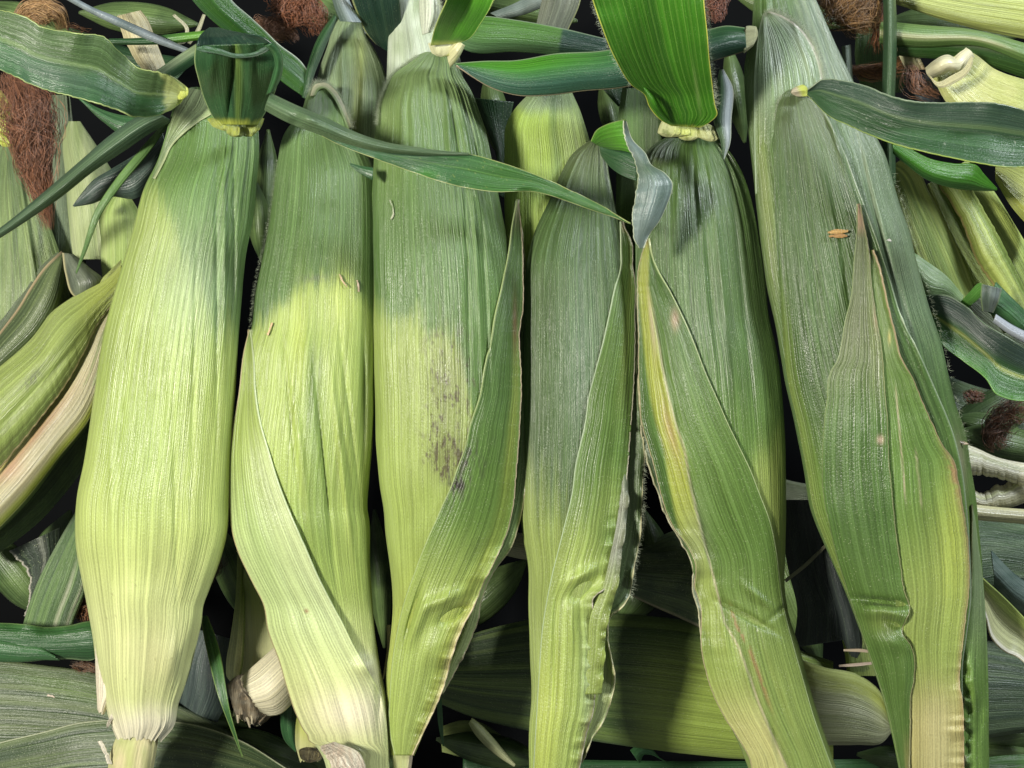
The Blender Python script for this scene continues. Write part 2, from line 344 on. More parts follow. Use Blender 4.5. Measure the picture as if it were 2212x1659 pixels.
# ================================================================== EAR 1 (left)
def c1(x, y, q, t):
    w_ = 26 * fbm(x * .03, y * .012, 3)
    yb = np.interp(x, [250, 300, 350, 420, 470, 550], [380, 400, 430, 600, 700, 735])  # edge of the painted shade; the upper husk is also naturally darker green
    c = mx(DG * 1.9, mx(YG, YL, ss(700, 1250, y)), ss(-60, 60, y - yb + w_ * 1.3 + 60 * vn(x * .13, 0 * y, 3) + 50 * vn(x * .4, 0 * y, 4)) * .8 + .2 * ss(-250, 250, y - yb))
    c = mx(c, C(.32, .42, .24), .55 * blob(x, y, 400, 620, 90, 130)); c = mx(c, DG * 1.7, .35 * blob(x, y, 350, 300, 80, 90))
    c = mx(c, PALE, ss(1080, 1420, y + w_)); c = mx(c, WHT, ss(1490, 1575, y + w_) * .8)
    c = mx(c, CRM * .8, .35 * blob(x, y, 330, 1420, 60, 60)); c = mx(c, MG * 1.3, .35 * blob(x, y, 300, 980, 90, 180))
    sp = vn(x * .45, y * .45, 77) > .47
    return mx(c, C(.16, .15, .05), sp * .5 * ss(1150, 1300, y))
L1 = [(418, 188), (392, 208), (372, 250), (358, 300), (340, 350), (313, 400), (285, 500), (258, 600), (232, 700), (212, 800), (198, 900), (182, 1000), (163, 1083), (163, 1170), (174, 1232), (189, 1309), (201, 1378), (209, 1447), (220, 1500), (238, 1560), (255, 1594)]
R1 = [(440, 188), (510, 215), (545, 250), (556, 300), (552, 400), (545, 480), (533, 547), (524, 650), (516, 756), (507, 900), (501, 1000), (497, 1083), (494, 1145), (480, 1204), (453, 1277), (441, 1309), (437, 1340), (424, 1395), (410, 1447), (385, 1517), (372, 1569), (350, 1594)]
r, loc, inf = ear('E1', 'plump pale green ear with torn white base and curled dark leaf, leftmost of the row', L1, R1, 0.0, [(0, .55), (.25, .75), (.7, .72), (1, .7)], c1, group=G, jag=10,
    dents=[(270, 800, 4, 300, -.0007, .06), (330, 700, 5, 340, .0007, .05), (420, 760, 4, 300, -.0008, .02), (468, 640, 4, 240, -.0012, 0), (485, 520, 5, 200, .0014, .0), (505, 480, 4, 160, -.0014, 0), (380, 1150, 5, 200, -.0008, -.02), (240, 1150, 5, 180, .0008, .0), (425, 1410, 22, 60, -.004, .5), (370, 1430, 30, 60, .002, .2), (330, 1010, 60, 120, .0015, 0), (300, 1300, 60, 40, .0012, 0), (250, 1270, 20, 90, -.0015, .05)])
tube('shank', [(262, 1575), (245, 1610), (228, 1700)], [(345, 1575), (340, 1610), (325, 1700)], -.002, .9, lambda x, y, q, t: mx(CRM, C(.45, .50, .18), .5 + fbm(x * .05, y * .02, 4)), M_STEM, r, loc, m=36, n=40)
sheet('husk_leaf', [(205, 1385), (206, 1440), (208, 1490), (211, 1532)], [(244, 1385), (246, 1430), (249, 1490), (226, 1543)], const(WHT), M_FLAP, r, loc, z=.0005, arch=.004, n=50, m=14, jagr=6, jag=8, solid=.0008)
sheet('torn_strip', [(212, 1602), (222, 1622), (232, 1650)], [(219, 1600), (230, 1625), (243, 1652)], const(WHT), M_CREAM, r, loc, z=.004, n=30, m=6, jagl=4, jagr=4, solid=.001)
sheet('torn_strip', [(243, 1540), (233, 1556), (229, 1572)], [(256, 1544), (240, 1560), (231, 1573)], const(WHT), M_CREAM, r, loc, z=.004, n=20, m=6, jagl=3, jagr=3, solid=.0008)
# sheath layer at the shoulder
def c1b(x, y, q, t):
    return mx(C(.20, .28, .13), C(.34, .42, .2), ss(330, 220, y))
sheet('husk_leaf', [(408, 190), (392, 208), (373, 250), (358, 300), (341, 350), (332, 372), (328, 384)], [(470, 200), (462, 240), (430, 262), (396, 288), (370, 315), (352, 352), (334, 386)], c1b, M_FLAP, r, loc, info=inf, off=.0012, n=90, m=24, margin=(None, C(.42, .48, .26)), mw=.04)
# collar and curled leaf
cw = lambda x, y, q, t: mx(YEL * .75, C(.30, .36, .12), .5 + fbm(x * .15, y * .15, 5))
tube('leaf_collar', [(448, 252), (458, 268), (470, 280)], [(474, 258), (490, 272), (500, 286)], .022, .4, cw, M_STEM, r, loc, m=40, n=40, lump=.003, cap=.2)
tube('leaf_collar', [(482, 268), (484, 280), (488, 292)], [(520, 270), (520, 284), (514, 298)], .024, .4, cw, M_STEM, r, loc, m=40, n=40, lump=.005, cap=.2)
tube('leaf_collar', [(516, 266), (522, 280), (538, 298)], [(566, 250), (562, 266), (552, 290)], .020, .4, cw, M_STEM, r, loc, m=40, n=40, lump=.003, cap=.2)
def cdk(x, y, q, t):
    c = mx(LF * .9, LF * 1.3, .5 + fbm(q * 8, t * 2, 4)); c = mx(c, C(.22, .34, .07), np.exp(-((q - .50) / .045) ** 2) * .6)
    c = mx(c, LDK, .75 * np.exp(-((q - .43) / .02) ** 2) * ss(.1, .3, t)); return mx(c, YEL * .7, ss(.10, .0, t + .05 * fbm(q * 10, 0 * t, 3)))
sheet('leaf_blade', [(472, 268), (455, 240), (442, 210), (430, 170), (422, 130), (425, 98)], [(556, 268), (580, 225), (598, 180), (606, 135), (604, 110), (592, 92)], cdk, M_LEAF, r, loc, z=[.028, .038, .052, .066], keel=[.000, -.003, .010, .004], arch=0, edge=(-.010, -.008), n=110, m=60, dents=[(500, 170, 5, 70, -.005, .08), (540, 150, 8, 70, .003, -.05), (455, 150, 10, 60, .002, .1)], margin=(C(.35, .45, .2), C(.3, .4, .2)), mw=.02, ruff=(.003, .004), rfreq=.1)
sheet('leaf_blade', [(424, 100), (428, 84), (440, 70), (452, 62)], [(593, 96), (570, 80), (530, 72), (476, 62)], lambda x, y, q, t: LDK * 1.5 + 0 * cdk(x, y, q, t), M_LEAF, r, loc, z=[.066, .064, .050, .036], arch=[-.012, -.02, -.012], n=50, m=36, margin=None)
tube('leaf_fold', [(424, 98), (445, 100), (475, 106), (510, 116), (550, 112), (578, 96)], [(424, 112), (446, 113), (476, 118), (510, 126), (552, 122), (594, 104)], .067, .5, lambda x, y, q, t: mx(LF * 1.6, GL, .4 + fbm(t * 12, q, 8)), M_LEAF, r, loc, m=20, n=60, cap=.1)
sheet('leaf_fold', [(590, 92), (602, 108), (609, 132), (605, 165), (590, 195)], [(572, 98), (588, 112), (596, 138), (590, 165), (578, 205)], const(LF * 1.6), M_LEAF, r, loc, z=[.066, .062, .055, .048], arch=.006, n=50, m=16)
# long blade that comes back over the neighbours: pale underside, then the dark face
def clu(x, y, q, t): return mx(C(.075, .135, .065), C(.14, .21, .11), .5 + .8 * fbm(q * 3, t * 9, 21)) + 0
sheet('leaf_blade', [(583, 202), (640, 229), (700, 254), (760, 284), (830, 308), (900, 320), (960, 328), (1012, 332)], [(572, 236), (620, 262), (680, 285), (740, 306), (800, 322), (870, 331), (940, 334), (1012, 333)], clu, M_LEAF, r, loc, z=[.046, .052, .048, .044, .042], arch=.005, n=160, m=26, solid=.0004, dents=[(665, 255, 22, 8, .003, .5), (640, 262, 14, 20, -.002, .5)])
def clb(x, y, q, t):
    c = mx(LF * 1.5, C(.055, .16, .035), ss(.35, .6, t)); c = mx(c, C(.05, .22, .02), .7 * blob(x, y, 920, 378, 30, 14)); c = mx(c, C(.10, .22, .05), np.exp(-((q - .45) / .03) ** 2) * .5)
    return mx(c, YG * .8, .55 * (vn(x * .9, y * .9, 5) > .44))
sheet('leaf_blade', [(700, 287), (760, 302), (830, 318), (900, 326), (960, 330), (1010, 333), (1060, 345), (1110, 360), (1200, 395), (1280, 436), (1330, 462), (1363, 482)], [(696, 292), (745, 318), (790, 336), (850, 356), (900, 374), (960, 394), (1020, 408), (1080, 415), (1140, 412), (1200, 425), (1260, 446), (1320, 466), (1363, 483)], clb, M_LEAF, r, loc, z=[.043, .040, .039, .036, .034, .036], keel=[0, .002, .003, 0], arch=.002, n=220, m=34, ruff=(.002, .002), rfreq=.08, margin=(C(.42, .50, .18), C(.5, .55, .25)), mw=.014, solid=.0004)
# second leaf of ear 1: wide blade to the left
def cl1(x, y, q, t):
    c = mx(C(.085, .15, .055), LF * 1.6, ss(.42, .6, q + .2 * fbm(t * 4, q * 3, 6))); c = mx(c, C(.20, .30, .10), .7 * np.exp(-((q - .5) / .03) ** 2)); c = mx(c, C(.12, .16, .13), .55 * blob(x, y, 120, 165, 100, 30, .35))
    return mx(c, mx(C(.46, .52, .20), YEL, ss(.96, 1, t)), ss(.875, .91, t + .06 * (.5 - q) + .03 * fbm(q * 6, t * 9, 3)))
sheet('leaf_blade', [(-60, 15), (0, 22), (40, 30), (100, 60), (170, 72), (225, 80), (258, 112), (300, 146), (345, 155), (372, 166), (405, 197)], [(-60, 118), (0, 150), (30, 165), (70, 185), (120, 201), (165, 212), (250, 238), (290, 253), (330, 250), (360, 240), (388, 222)], cl1, M_LEAF, r, loc, z=[.052, .050, .046, .036, .024], keel=[-.004, .004, .007, .002], n=180, m=40, ruff=(.006, .007), rfreq=.06, margin=(C(.38, .46, .16), C(.4, .5, .2)), mw=.013, jagl=2.5, jagr=2, dents=[(215, 190, 60, 10, -.001, .4)])
tube('leaf_collar', [(345, 156), (372, 166), (395, 182), (415, 200)], [(362, 172), (376, 190), (384, 208), (388, 222)], .026, .45, lambda x, y, q, t: mx(C(.62, .68, .3), YEL, ss(.3, 1, t)), M_STEM, r, loc, m=26, n=40, lump=.002, cap=.15)

# ================================================================== EAR 2
def c2(x, y, q, t):
    w_ = 22 * fbm(x * .05, y * .02, 13)
    yb = np.interp(x, [540, 565, 620, 680, 740, 790, 812], [700, 690, 640, 606, 600, 650, 720])  # arched shadow edge painted in, on top of a darker husk tip
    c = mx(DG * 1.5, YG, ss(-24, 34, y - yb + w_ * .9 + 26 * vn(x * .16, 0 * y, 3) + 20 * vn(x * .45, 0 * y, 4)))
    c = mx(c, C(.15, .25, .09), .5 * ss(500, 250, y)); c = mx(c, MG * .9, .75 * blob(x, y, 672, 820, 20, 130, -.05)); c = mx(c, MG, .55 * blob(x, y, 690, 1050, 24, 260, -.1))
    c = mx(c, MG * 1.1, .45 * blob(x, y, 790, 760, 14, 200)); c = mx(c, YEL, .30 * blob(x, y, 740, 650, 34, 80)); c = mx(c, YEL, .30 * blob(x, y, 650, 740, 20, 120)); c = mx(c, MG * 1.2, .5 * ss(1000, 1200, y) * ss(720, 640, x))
    c = mx(c, C(.10, .10, .08), .5 * blob(x, y, 680, 602, 30, 8) * (vn(x * .5, y * .3, 8) > -.1))
    c = mx(c, PALE, ss(1250, 1480, y)); c = mx(c, WHT, .7 * blob(x, y, 780, 1455, 50, 35)); return mx(c, C(.55, .62, .3), ss(1540, 1640, y))
L2 = [(682, 178), (666, 205), (655, 235), (616, 285), (599, 347), (589, 417), (580, 486), (566, 560), (550, 634), (541, 710), (528, 755), (517, 852), (505, 929), (499, 998), (500, 1102), (505, 1145), (520, 1194), (540, 1239), (554, 1270), (572, 1305), (582, 1361), (606, 1430), (624, 1489), (645, 1548), (668, 1590), (700, 1640), (712, 1690)]
R2 = [(700, 178), (727, 195), (745, 228), (760, 275), (785, 320), (804, 361), (812, 420), (814, 486), (814, 600), (814, 755), (811, 825), (804, 964), (797, 1033), (792, 1102), (795, 1118), (799, 1222), (804, 1305), (813, 1395), (821, 1447), (835, 1517), (840, 1586), (841, 1659), (841, 1690)]
cr = lambda x0, y0, rx, ry, a, ro=0: (x0, y0, rx, ry, a, ro)
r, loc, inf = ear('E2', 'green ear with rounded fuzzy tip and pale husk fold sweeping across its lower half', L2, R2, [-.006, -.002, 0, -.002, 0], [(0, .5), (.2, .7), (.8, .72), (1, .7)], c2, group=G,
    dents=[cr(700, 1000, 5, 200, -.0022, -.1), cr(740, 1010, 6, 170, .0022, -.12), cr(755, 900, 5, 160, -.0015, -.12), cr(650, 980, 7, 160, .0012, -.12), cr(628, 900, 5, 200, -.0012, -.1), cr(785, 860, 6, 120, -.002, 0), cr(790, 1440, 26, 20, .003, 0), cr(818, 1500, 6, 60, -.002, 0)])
def c2f(x, y, q, t):
    c = mx(YG, C(.50, .60, .28), ss(900, 1200, y)); c = mx(c, C(.55, .63, .34), ss(.55, .98, q) * .7 * ss(900, 1050, y)); c = mx(DG * 1.7, c, ss(690, 760, y)); c = mx(c, PALE, ss(1300, 1550, y)); c = mx(c, WHT, .8 * blob(x, y, 760, 1540, 90, 50))  # dark green at the upper end continues the shade painted on the body
    c = mx(c, BRN * 1.2, blob(x, y, 662, 1320, 4.5, 4.5)); return mx(c, MG * 1.3, .35 * blob(x, y, 560, 1180, 30, 150, -.3))
sheet('husk_leaf', [(541, 700), (527, 755), (515, 852), (502, 929), (495, 998), (496, 1102), (500, 1145), (514, 1194), (535, 1239), (547, 1263), (568, 1305), (578, 1361), (603, 1430), (620, 1489), (641, 1548), (662, 1586), (688, 1610), (728, 1618), (750, 1650), (756, 1690)],
      [(542, 712), (549, 790), (551, 842), (562, 912), (582, 981), (600, 1040), (630, 1116), (651, 1163), (686, 1243), (714, 1298), (741, 1347), (762, 1390), (790, 1440), (818, 1490), (832, 1540), (837, 1590), (839, 1640), (840, 1690)], c2f, M_FLAP, r, loc, info=inf, off=[.0002, .0008, .0014, .0016, .0014, .001], edge=(0, [0, .0004, .0012, .001, 0]), n=260, m=60, margin=(C(.45, .38, .20), C(.52, .60, .36)), mw=.028, mt=(.55, .72), solid=.0006,
      dents=[cr(600, 1250, 12, 160, .0008, -.3)], mode='y')
# open, fibrous base
sheet('torn_base', [(692, 1612), (705, 1635), (735, 1690)], [(722, 1602), (775, 1625), (800, 1690)], lambda x, y, q, t: mx(C(.66, .52, .38), WHT, .5 + fbm(x * .2, y * .04, 3)), M_CREAM, r, loc, z=.020, arch=.004, n=50, m=30, lump=.004, jagl=8)
edge_fuzz(r, loc, [(668, 205), (680, 180), (700, 178), (727, 195), (745, 228), (760, 275)], info=inf, n=1400, length=.0022)
edge_fuzz(r, loc, [(599, 347), (580, 486), (550, 634), (541, 710)], info=inf, n=500, length=.0011, out=(-1, 0))
sheet('husk_rim', [(671, 208), (682, 184), (698, 180), (723, 196), (742, 229), (757, 276)], [(682, 208), (690, 195), (699, 192), (715, 207), (732, 236), (752, 280)], lambda x, y, q, t: mx(C(.46, .46, .30), C(.15, .24, .08), ss(.2, 1, q)), M_FLAP, r, loc, info=inf, off=.0008, n=90, m=12)

# ================================================================== EAR 3
def c3(x, y, q, t):
    w_ = 24 * fbm(x * .04, y * .02, 23)
    yb = np.interp(x, [800, 850, 900, 960, 1000, 1020, 1100], [640, 690, 700, 712, 760, 900, 1050])  # shade boundary put into the colour, mixed with the tip's own green
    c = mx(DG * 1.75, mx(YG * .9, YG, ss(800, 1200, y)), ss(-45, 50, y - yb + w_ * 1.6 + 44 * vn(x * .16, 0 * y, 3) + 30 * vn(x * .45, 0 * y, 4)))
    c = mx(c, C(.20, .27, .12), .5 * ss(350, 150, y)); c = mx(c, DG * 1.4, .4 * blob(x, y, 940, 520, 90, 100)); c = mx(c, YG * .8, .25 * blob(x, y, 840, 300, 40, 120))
    dirt = blob(x, y, 968, 830, 50, 115) * .95 + blob(x, y, 972, 990, 52, 55, .5) * 1.0
    sp = ss(.08, .45, .7 * fbm(x * .09, y * .05, 31, 4) + .5 * fbm(x * .5, y * .12, 5) + .3 * fbm(x * .02, y * .02, 8)); c = mx(c, C(.06, .035, .025), np.clip(dirt * (.42 + 1.5 * sp), 0, .85))
    c = mx(c, C(.03, .02, .03), .85 * blob(x, y, 982, 1047, 16, 7, .2) * (vn(x * .35, y * .05, 9) > -.25)); c = mx(c, C(.03, .02, .03), .8 * blob(x, y, 970, 1030, 2.5, 18))
    c = mx(c, C(.12, .12, .05), .4 * blob(x, y, 870, 1330, 25, 60) * (vn(x * .4, y * .05, 19) > 0)); return mx(c, YEL * .7, .5 * ss(1150, 1400, y))
L3 = [(925, 112), (906, 120), (877, 139), (849, 160), (835, 187), (823, 215), (816, 271), (809, 365), (804, 451), (803, 521), (804, 616), (806, 755), (811, 860), (814, 964), (821, 1050), (830, 1102), (835, 1152), (844, 1222), (849, 1277), (849, 1326), (843, 1395), (836, 1460), (838, 1520), (842, 1586), (846, 1632)]
R3 = [(960, 112), (975, 125), (995, 163), (1016, 198), (1033, 243), (1047, 285), (1059, 340), (1075, 420), (1087, 486), (1098, 550), (1108, 650), (1112, 760), (1112, 860), (1105, 960), (1092, 1060), (1070, 1150), (1040, 1240), (1010, 1320), (985, 1380), (970, 1430), (955, 1482), (935, 1534), (912, 1583), (892, 1632)]
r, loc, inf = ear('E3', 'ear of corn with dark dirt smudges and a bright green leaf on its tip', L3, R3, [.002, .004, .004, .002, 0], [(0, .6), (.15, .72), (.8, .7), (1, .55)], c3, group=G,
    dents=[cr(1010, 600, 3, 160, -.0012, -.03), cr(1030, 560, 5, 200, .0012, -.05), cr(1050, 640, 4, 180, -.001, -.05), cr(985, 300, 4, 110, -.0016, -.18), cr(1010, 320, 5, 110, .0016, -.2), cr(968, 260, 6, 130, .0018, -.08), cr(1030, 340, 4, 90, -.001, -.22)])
def c3f(x, y, q, t):
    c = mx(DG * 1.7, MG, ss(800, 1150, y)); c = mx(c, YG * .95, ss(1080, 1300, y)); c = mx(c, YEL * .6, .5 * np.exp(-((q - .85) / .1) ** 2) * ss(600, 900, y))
    c = mx(c, C(.30, .28, .16), .6 * ss(.0, .3, .3 - t) * 0 + .75 * ss(520, 440, y)); c = mx(c, BRN, .7 * blob(x, y, 1112, 700, 5, 60)); dirt = blob(x, y, 1000, 1020, 40, 70, .5)
    c = mx(c, C(.05, .035, .04), np.clip(dirt * ss(-.05, .3, fbm(x * .2, y * .04, 31)), 0, .8)); c = mx(c, C(.02, .012, .014), np.clip(1.3 * blob(x, y, 984, 1048, 19, 8, .2) * (vn(x * .3, y * .06, 9) > -.3), 0, .95)); c = mx(c, C(.05, .03, .035), .7 * blob(x, y, 998, 1010, 7, 26, .2)); c = mx(c, MG * 1.2, .5 * blob(x, y, 1060, 1100, 40, 90)); return mx(c, TAN, .7 * ss(.85, 1, q) * ss(1240, 1400, y))
F3L = [(1118, 430), (1108, 480), (1099, 547), (1085, 617), (1070, 680), (1060, 740), (1048, 790), (1035, 860), (1015, 920), (1005, 965), (988, 1010), (972, 1055), (958, 1085), (942, 1122), (929, 1150), (908, 1201), (894, 1239), (873, 1298), (858, 1361), (848, 1420), (842, 1490), (842, 1586), (852, 1632)]
F3R = [(1120, 430), (1126, 480), (1130, 547), (1131, 600), (1130, 668), (1123, 720), (1127, 825), (1123, 929), (1115, 1033), (1107, 1110), (1089, 1170), (1068, 1215), (1047, 1257), (1030, 1298), (1008, 1340), (990, 1380), (978, 1416), (960, 1482), (939, 1534), (915, 1583), (892, 1632)]
sheet('husk_leaf', [(1119, 440), (1128, 600), (1122, 800), (1112, 1000), (1090, 1120), (1050, 1210), (1020, 1290), (990, 1380), (960, 1450), (940, 1500)], [(1121, 440), (1136, 600), (1141, 738), (1142, 894), (1138, 1033), (1125, 1120), (1103, 1187), (1070, 1232), (1043, 1291), (1033, 1340), (1012, 1395), (984, 1451), (957, 1500)], lambda x, y, q, t: mx(C(.10, .16, .05), C(.24, .30, .12), ss(1100, 1350, y)), M_FLAP, r, loc, z=[-.012, -.006, .0, .0, -.002], arch=.002, ruff=(0, .003), rfreq=.1, mode='arc', n=200, m=20, margin=(None, C(.45, .40, .25)), mw=.026, jagr=1.5)
bump_row = [cr(1010 - i * 15.5, 1335 + i * 38 * .92, 9, 5, .0016 * (1 if i % 2 else -.4), -.5) for i in range(8)]
sheet('husk_leaf', F3L, F3R, c3f, M_FLAP, r, loc, info=inf, off=.0014, edge=(0, [(0, 0), (.4, .002), (.7, .004), (1, .002)]), ruff=(0, [(0, 0), (.5, .0006), (.7, .003), (.9, .003), (1, .001)]), rfreq=.14, mode='y', n=320, m=60, margin=(C(.34, .42, .18), C(.52, .43, .28)), mw=.028, solid=.0006, jagr=1.5,
      dents=[cr(985, 1325, 34, 11, -.006, -.5), cr(960, 1295, 50, 14, .0035, -.4), cr(905, 1340, 12, 50, .003, .4), cr(940, 1400, 26, 40, .0025, .5), cr(890, 1330, 6, 60, -.003, .3), cr(1040, 1200, 20, 30, -.002, .5)] + [cr(975 - i * 8.5, 1400 + i * 23, 12, 5, .0012 * (1 if i % 2 else -.7) * (.6 + .8 * ((i * 37) % 10) / 10), .25) for i in range(9)])
tube('shank', [(846, 1618), (850, 1640), (852, 1690)], [(895, 1610), (890, 1640), (884, 1690)], .0, .7, lambda x, y, q, t: mx(PALE, C(.60, .50, .34), ss(.3, 1, q)), M_STEM, r, loc, m=30, n=30)
cl3 = lambda x, y, q, t: mx(mx(LB, C(.10, .30, .03), .5 + fbm(q * 9, t, 5)), C(.62, .66, .2), ss(.12, 0, t) * .8) * 1.0
sheet('leaf_blade', [(930, 96), (938, 62), (948, 35), (960, 8), (975, -40)], [(990, 92), (1018, 78), (1040, 48), (1058, 20), (1085, -40)], cl3, M_LEAF, r, loc, z=[.022, .034, .05, .06], keel=[0, .006, .01, .01], n=80, m=40, margin=(C(.5, .6, .2), C(.5, .6, .2)), mw=.018)
tube('leaf_collar', [(922, 86), (926, 100), (935, 122)], [(1000, 92), (990, 112), (968, 124)], .018, .3, lambda x, y, q, t: mx(C(.68, .68, .4), YEL, ss(.4, .6, q) * ss(.8, .6, q)), M_STEM, r, loc, m=30, n=24, cap=.2, lump=.002)
sheet('leaf_collar', [(966, 112), (978, 98), (990, 88)], [(972, 145), (990, 122), (1003, 97)], const(C(.62, .60, .34)), M_STEM, r, loc, z=[.014, .02, .022], arch=.003, n=30, m=16)
edge_fuzz(r, loc, [(906, 120), (877, 139), (849, 160), (835, 187), (823, 215), (816, 271)], info=inf, n=1200, length=.0018, out=(-.7, -.5))

# ================================================================== EAR 4
def c4(x, y, q, t):
    w_ = 30 * fbm(x * .03, y * .02, 33); c = mx(DG * 1.0, YG * .85, ss(-110, 130, y - np.interp(x, [1130, 1190, 1240, 1300], [1000, 1090, 1120, 1200]) + w_ * .7 + 70 * vn(x * .16, 0 * y, 3) + 60 * vn(x * .45, 0 * y, 4))); c = mx(c, C(.13, .15, .07), .5 * ss(450, 320, y))  # dark top carries painted shade as well as husk green
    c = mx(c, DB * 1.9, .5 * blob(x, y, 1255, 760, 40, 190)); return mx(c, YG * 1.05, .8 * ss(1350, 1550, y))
L4 = [(1280, 304), (1247, 330), (1222, 368), (1198, 417), (1177, 458), (1156, 503), (1139, 556), (1132, 650), (1130, 800), (1128, 950), (1125, 1090), (1130, 1152), (1141, 1222), (1143, 1326), (1148, 1430), (1151, 1500), (1146, 1569), (1146, 1690)]
R4 = [(1294, 304), (1306, 330), (1316, 382), (1330, 451), (1340, 503), (1350, 576), (1360, 680), (1366, 790), (1364, 900), (1358, 1000), (1350, 1100), (1340, 1180), (1325, 1250), (1305, 1300), (1300, 1395), (1296, 1465), (1288, 1534), (1272, 1586), (1245, 1690)]
r, loc, inf = ear('E4', 'slender dark green ear with ruffled husk edge and drooping grey leaf on its tip', L4, R4, [-.012, -.006, -.004, -.003, 0], [(0, .6), (.15, .68), (.8, .65), (1, .6)], c4, group=G)
def c4b(x, y, q, t): return mx(C(.10, .15, .06), C(.25, .30, .12), ss(1300, 1500, y))
sheet('husk_leaf', [(1340, 520), (1352, 700), (1352, 900), (1345, 1100), (1325, 1200), (1290, 1300), (1285, 1400), (1280, 1500), (1255, 1620)], [(1345, 520), (1374, 640), (1376, 760), (1380, 850), (1388, 930), (1393, 990), (1389, 1050), (1387, 1110), (1380, 1180), (1366, 1245), (1360, 1290), (1342, 1312), (1320, 1330), (1314, 1390), (1322, 1430), (1328, 1468), (1320, 1517), (1302, 1562), (1275, 1604), (1258, 1650)], c4b, M_FLAP, r, loc, z=[-.010, -.002, .001, -.002, 0], arch=-.001, ruff=(0, .005), rfreq=.12, n=240, m=22, margin=(None, C(.50, .48, .28)), mw=.032, jagr=1.5)
sheet('husk_leaf', [(1346, 900), (1340, 1000), (1336, 1100), (1320, 1190), (1300, 1270), (1275, 1330), (1270, 1400), (1260, 1500)], [(1362, 900), (1357, 1000), (1356, 1100), (1345, 1180), (1335, 1260), (1325, 1300), (1310, 1360), (1306, 1420), (1300, 1500)], lambda x, y, q, t: mx(mx(MG * .8, C(.22, .24, .17), ss(950, 1080, y)), YG * .8, ss(1180, 1300, y)), M_FLAP, r, loc, z=[.001, .007, .008, .006], arch=.001, ruff=(0, .006), rfreq=.2, n=140, m=16)
def c4f(x, y, q, t):
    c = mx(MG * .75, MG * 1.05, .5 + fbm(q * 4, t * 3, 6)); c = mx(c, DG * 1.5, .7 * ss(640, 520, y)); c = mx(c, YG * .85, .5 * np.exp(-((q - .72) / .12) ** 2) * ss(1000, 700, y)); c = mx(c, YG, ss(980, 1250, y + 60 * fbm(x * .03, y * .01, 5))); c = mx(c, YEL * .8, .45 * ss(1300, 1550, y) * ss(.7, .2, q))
    c = mx(c, DG * 1.9, .55 * blob(x, y, 1320, 1160, 28, 60)); c = mx(c, C(.30, .38, .26), .4 * blob(x, y, 1270, 1480, 16, 130)); return mx(c, TAN, .8 * ss(510, 480, y) + .6 * ss(.88, 1, q) * ss(1480, 1580, y))
F4L = [(1341, 478), (1342, 540), (1341, 582), (1330, 616), (1316, 679), (1302, 741), (1285, 804), (1271, 860), (1264, 912), (1254, 957), (1243, 1005), (1236, 1061), (1215, 1150), (1190, 1250), (1172, 1350), (1164, 1450), (1158, 1550), (1150, 1690)]
F4R = [(1343, 478), (1365, 521), (1368, 576), (1372, 599), (1373, 686), (1372, 790), (1368, 860), (1363, 929), (1355, 1033), (1349, 1102), (1344, 1177), (1334, 1208), (1320, 1260), (1284, 1290), (1283, 1326), (1290, 1395), (1288, 1465), (1283, 1534), (1268, 1586), (1248, 1690)]
sheet('husk_leaf', F4L, F4R, c4f, M_FLAP, r, loc, info=inf, off=.0012, edge=(0, [(0, 0), (.35, .002), (.6, .005), (.75, .002), (1, .001)]), ruff=(0, [(0, 0), (.4, .0006), (.6, .0035), (.8, .002), (1, .002)]), rfreq=.18, mode='y', n=320, m=60, margin=(C(.36, .44, .28), C(.50, .46, .36)), mw=.026, solid=.0006, jagr=1.5,
      dents=[cr(1255, 1275, 30, 12, -.004, -.6), cr(1262, 1240, 34, 12, .003, -.5), cr(1235, 1340, 12, 60, .002, 0), cr(1200, 1400, 6, 150, -.0012, 0)] + [cr(1325 - i * 1.5, 1120 + i * 19, 12, 5, .0011 * (1 if i % 2 else -.6), -.2) for i in range(8)] + [cr(1277 - max(0, i - 7) * 5, 1380 + i * 20, 12, 5, .0015 * (1 if i % 2 else -.7) * (.5 + ((i * 7) % 5) / 5), .1) for i in range(14)])
edge_fuzz(r, loc, [(1386, 912), (1393, 981), (1389, 1033), (1386, 1122), (1368, 1239), (1361, 1291)], z=.001, n=500, length=.0018, out=(1, 0))
sheet('leaf_blade', [(1278, 304), (1290, 282), (1310, 270), (1330, 264), (1352, 259)], [(1296, 314), (1310, 318), (1330, 322), (1348, 324), (1368, 330)], lambda x, y, q, t: mx(LB * .9, C(.10, .30, .03), ss(.2, .7, t)), M_LEAF, r, loc, z=[.006, .016, .026, .030], arch=.004, n=60, m=26, margin=(C(.35, .5, .15), None), mw=.02)
def cgl(x, y, q, t): return mx(mx(GL * .75, C(.26, .33, .33), .5 + .6 * fbm(q * 4, t * 5, 6)), DG, .5 * blob(x, y, 1400, 360, 30, 26))
sheet('leaf_blade', [(1347, 259), (1353, 312), (1368, 340), (1377, 382), (1372, 417), (1366, 469), (1366, 486), (1370, 521), (1380, 537)], [(1354, 262), (1366, 300), (1396, 333), (1406, 354), (1438, 375), (1453, 396), (1441, 444), (1424, 479), (1406, 503), (1390, 536)], cgl, M_LEAF, r, loc, z=[.032, .038, .040, .040, .036], arch=[.001, .004, .003], keel=0, n=120, m=34, ruff=(.003, .002), rfreq=.12, margin=(C(.62, .68, .5), C(.62, .66, .5)), mw=.02, jagl=3)
sheet('leaf_blade', [(1296, 318), (1316, 320), (1340, 322), (1372, 335)], [(1300, 334), (1320, 360), (1345, 378), (1376, 390)], const(LF * 1.1), M_LEAF, r, loc, z=[.002, .008, .012], arch=.002, n=50, m=20)

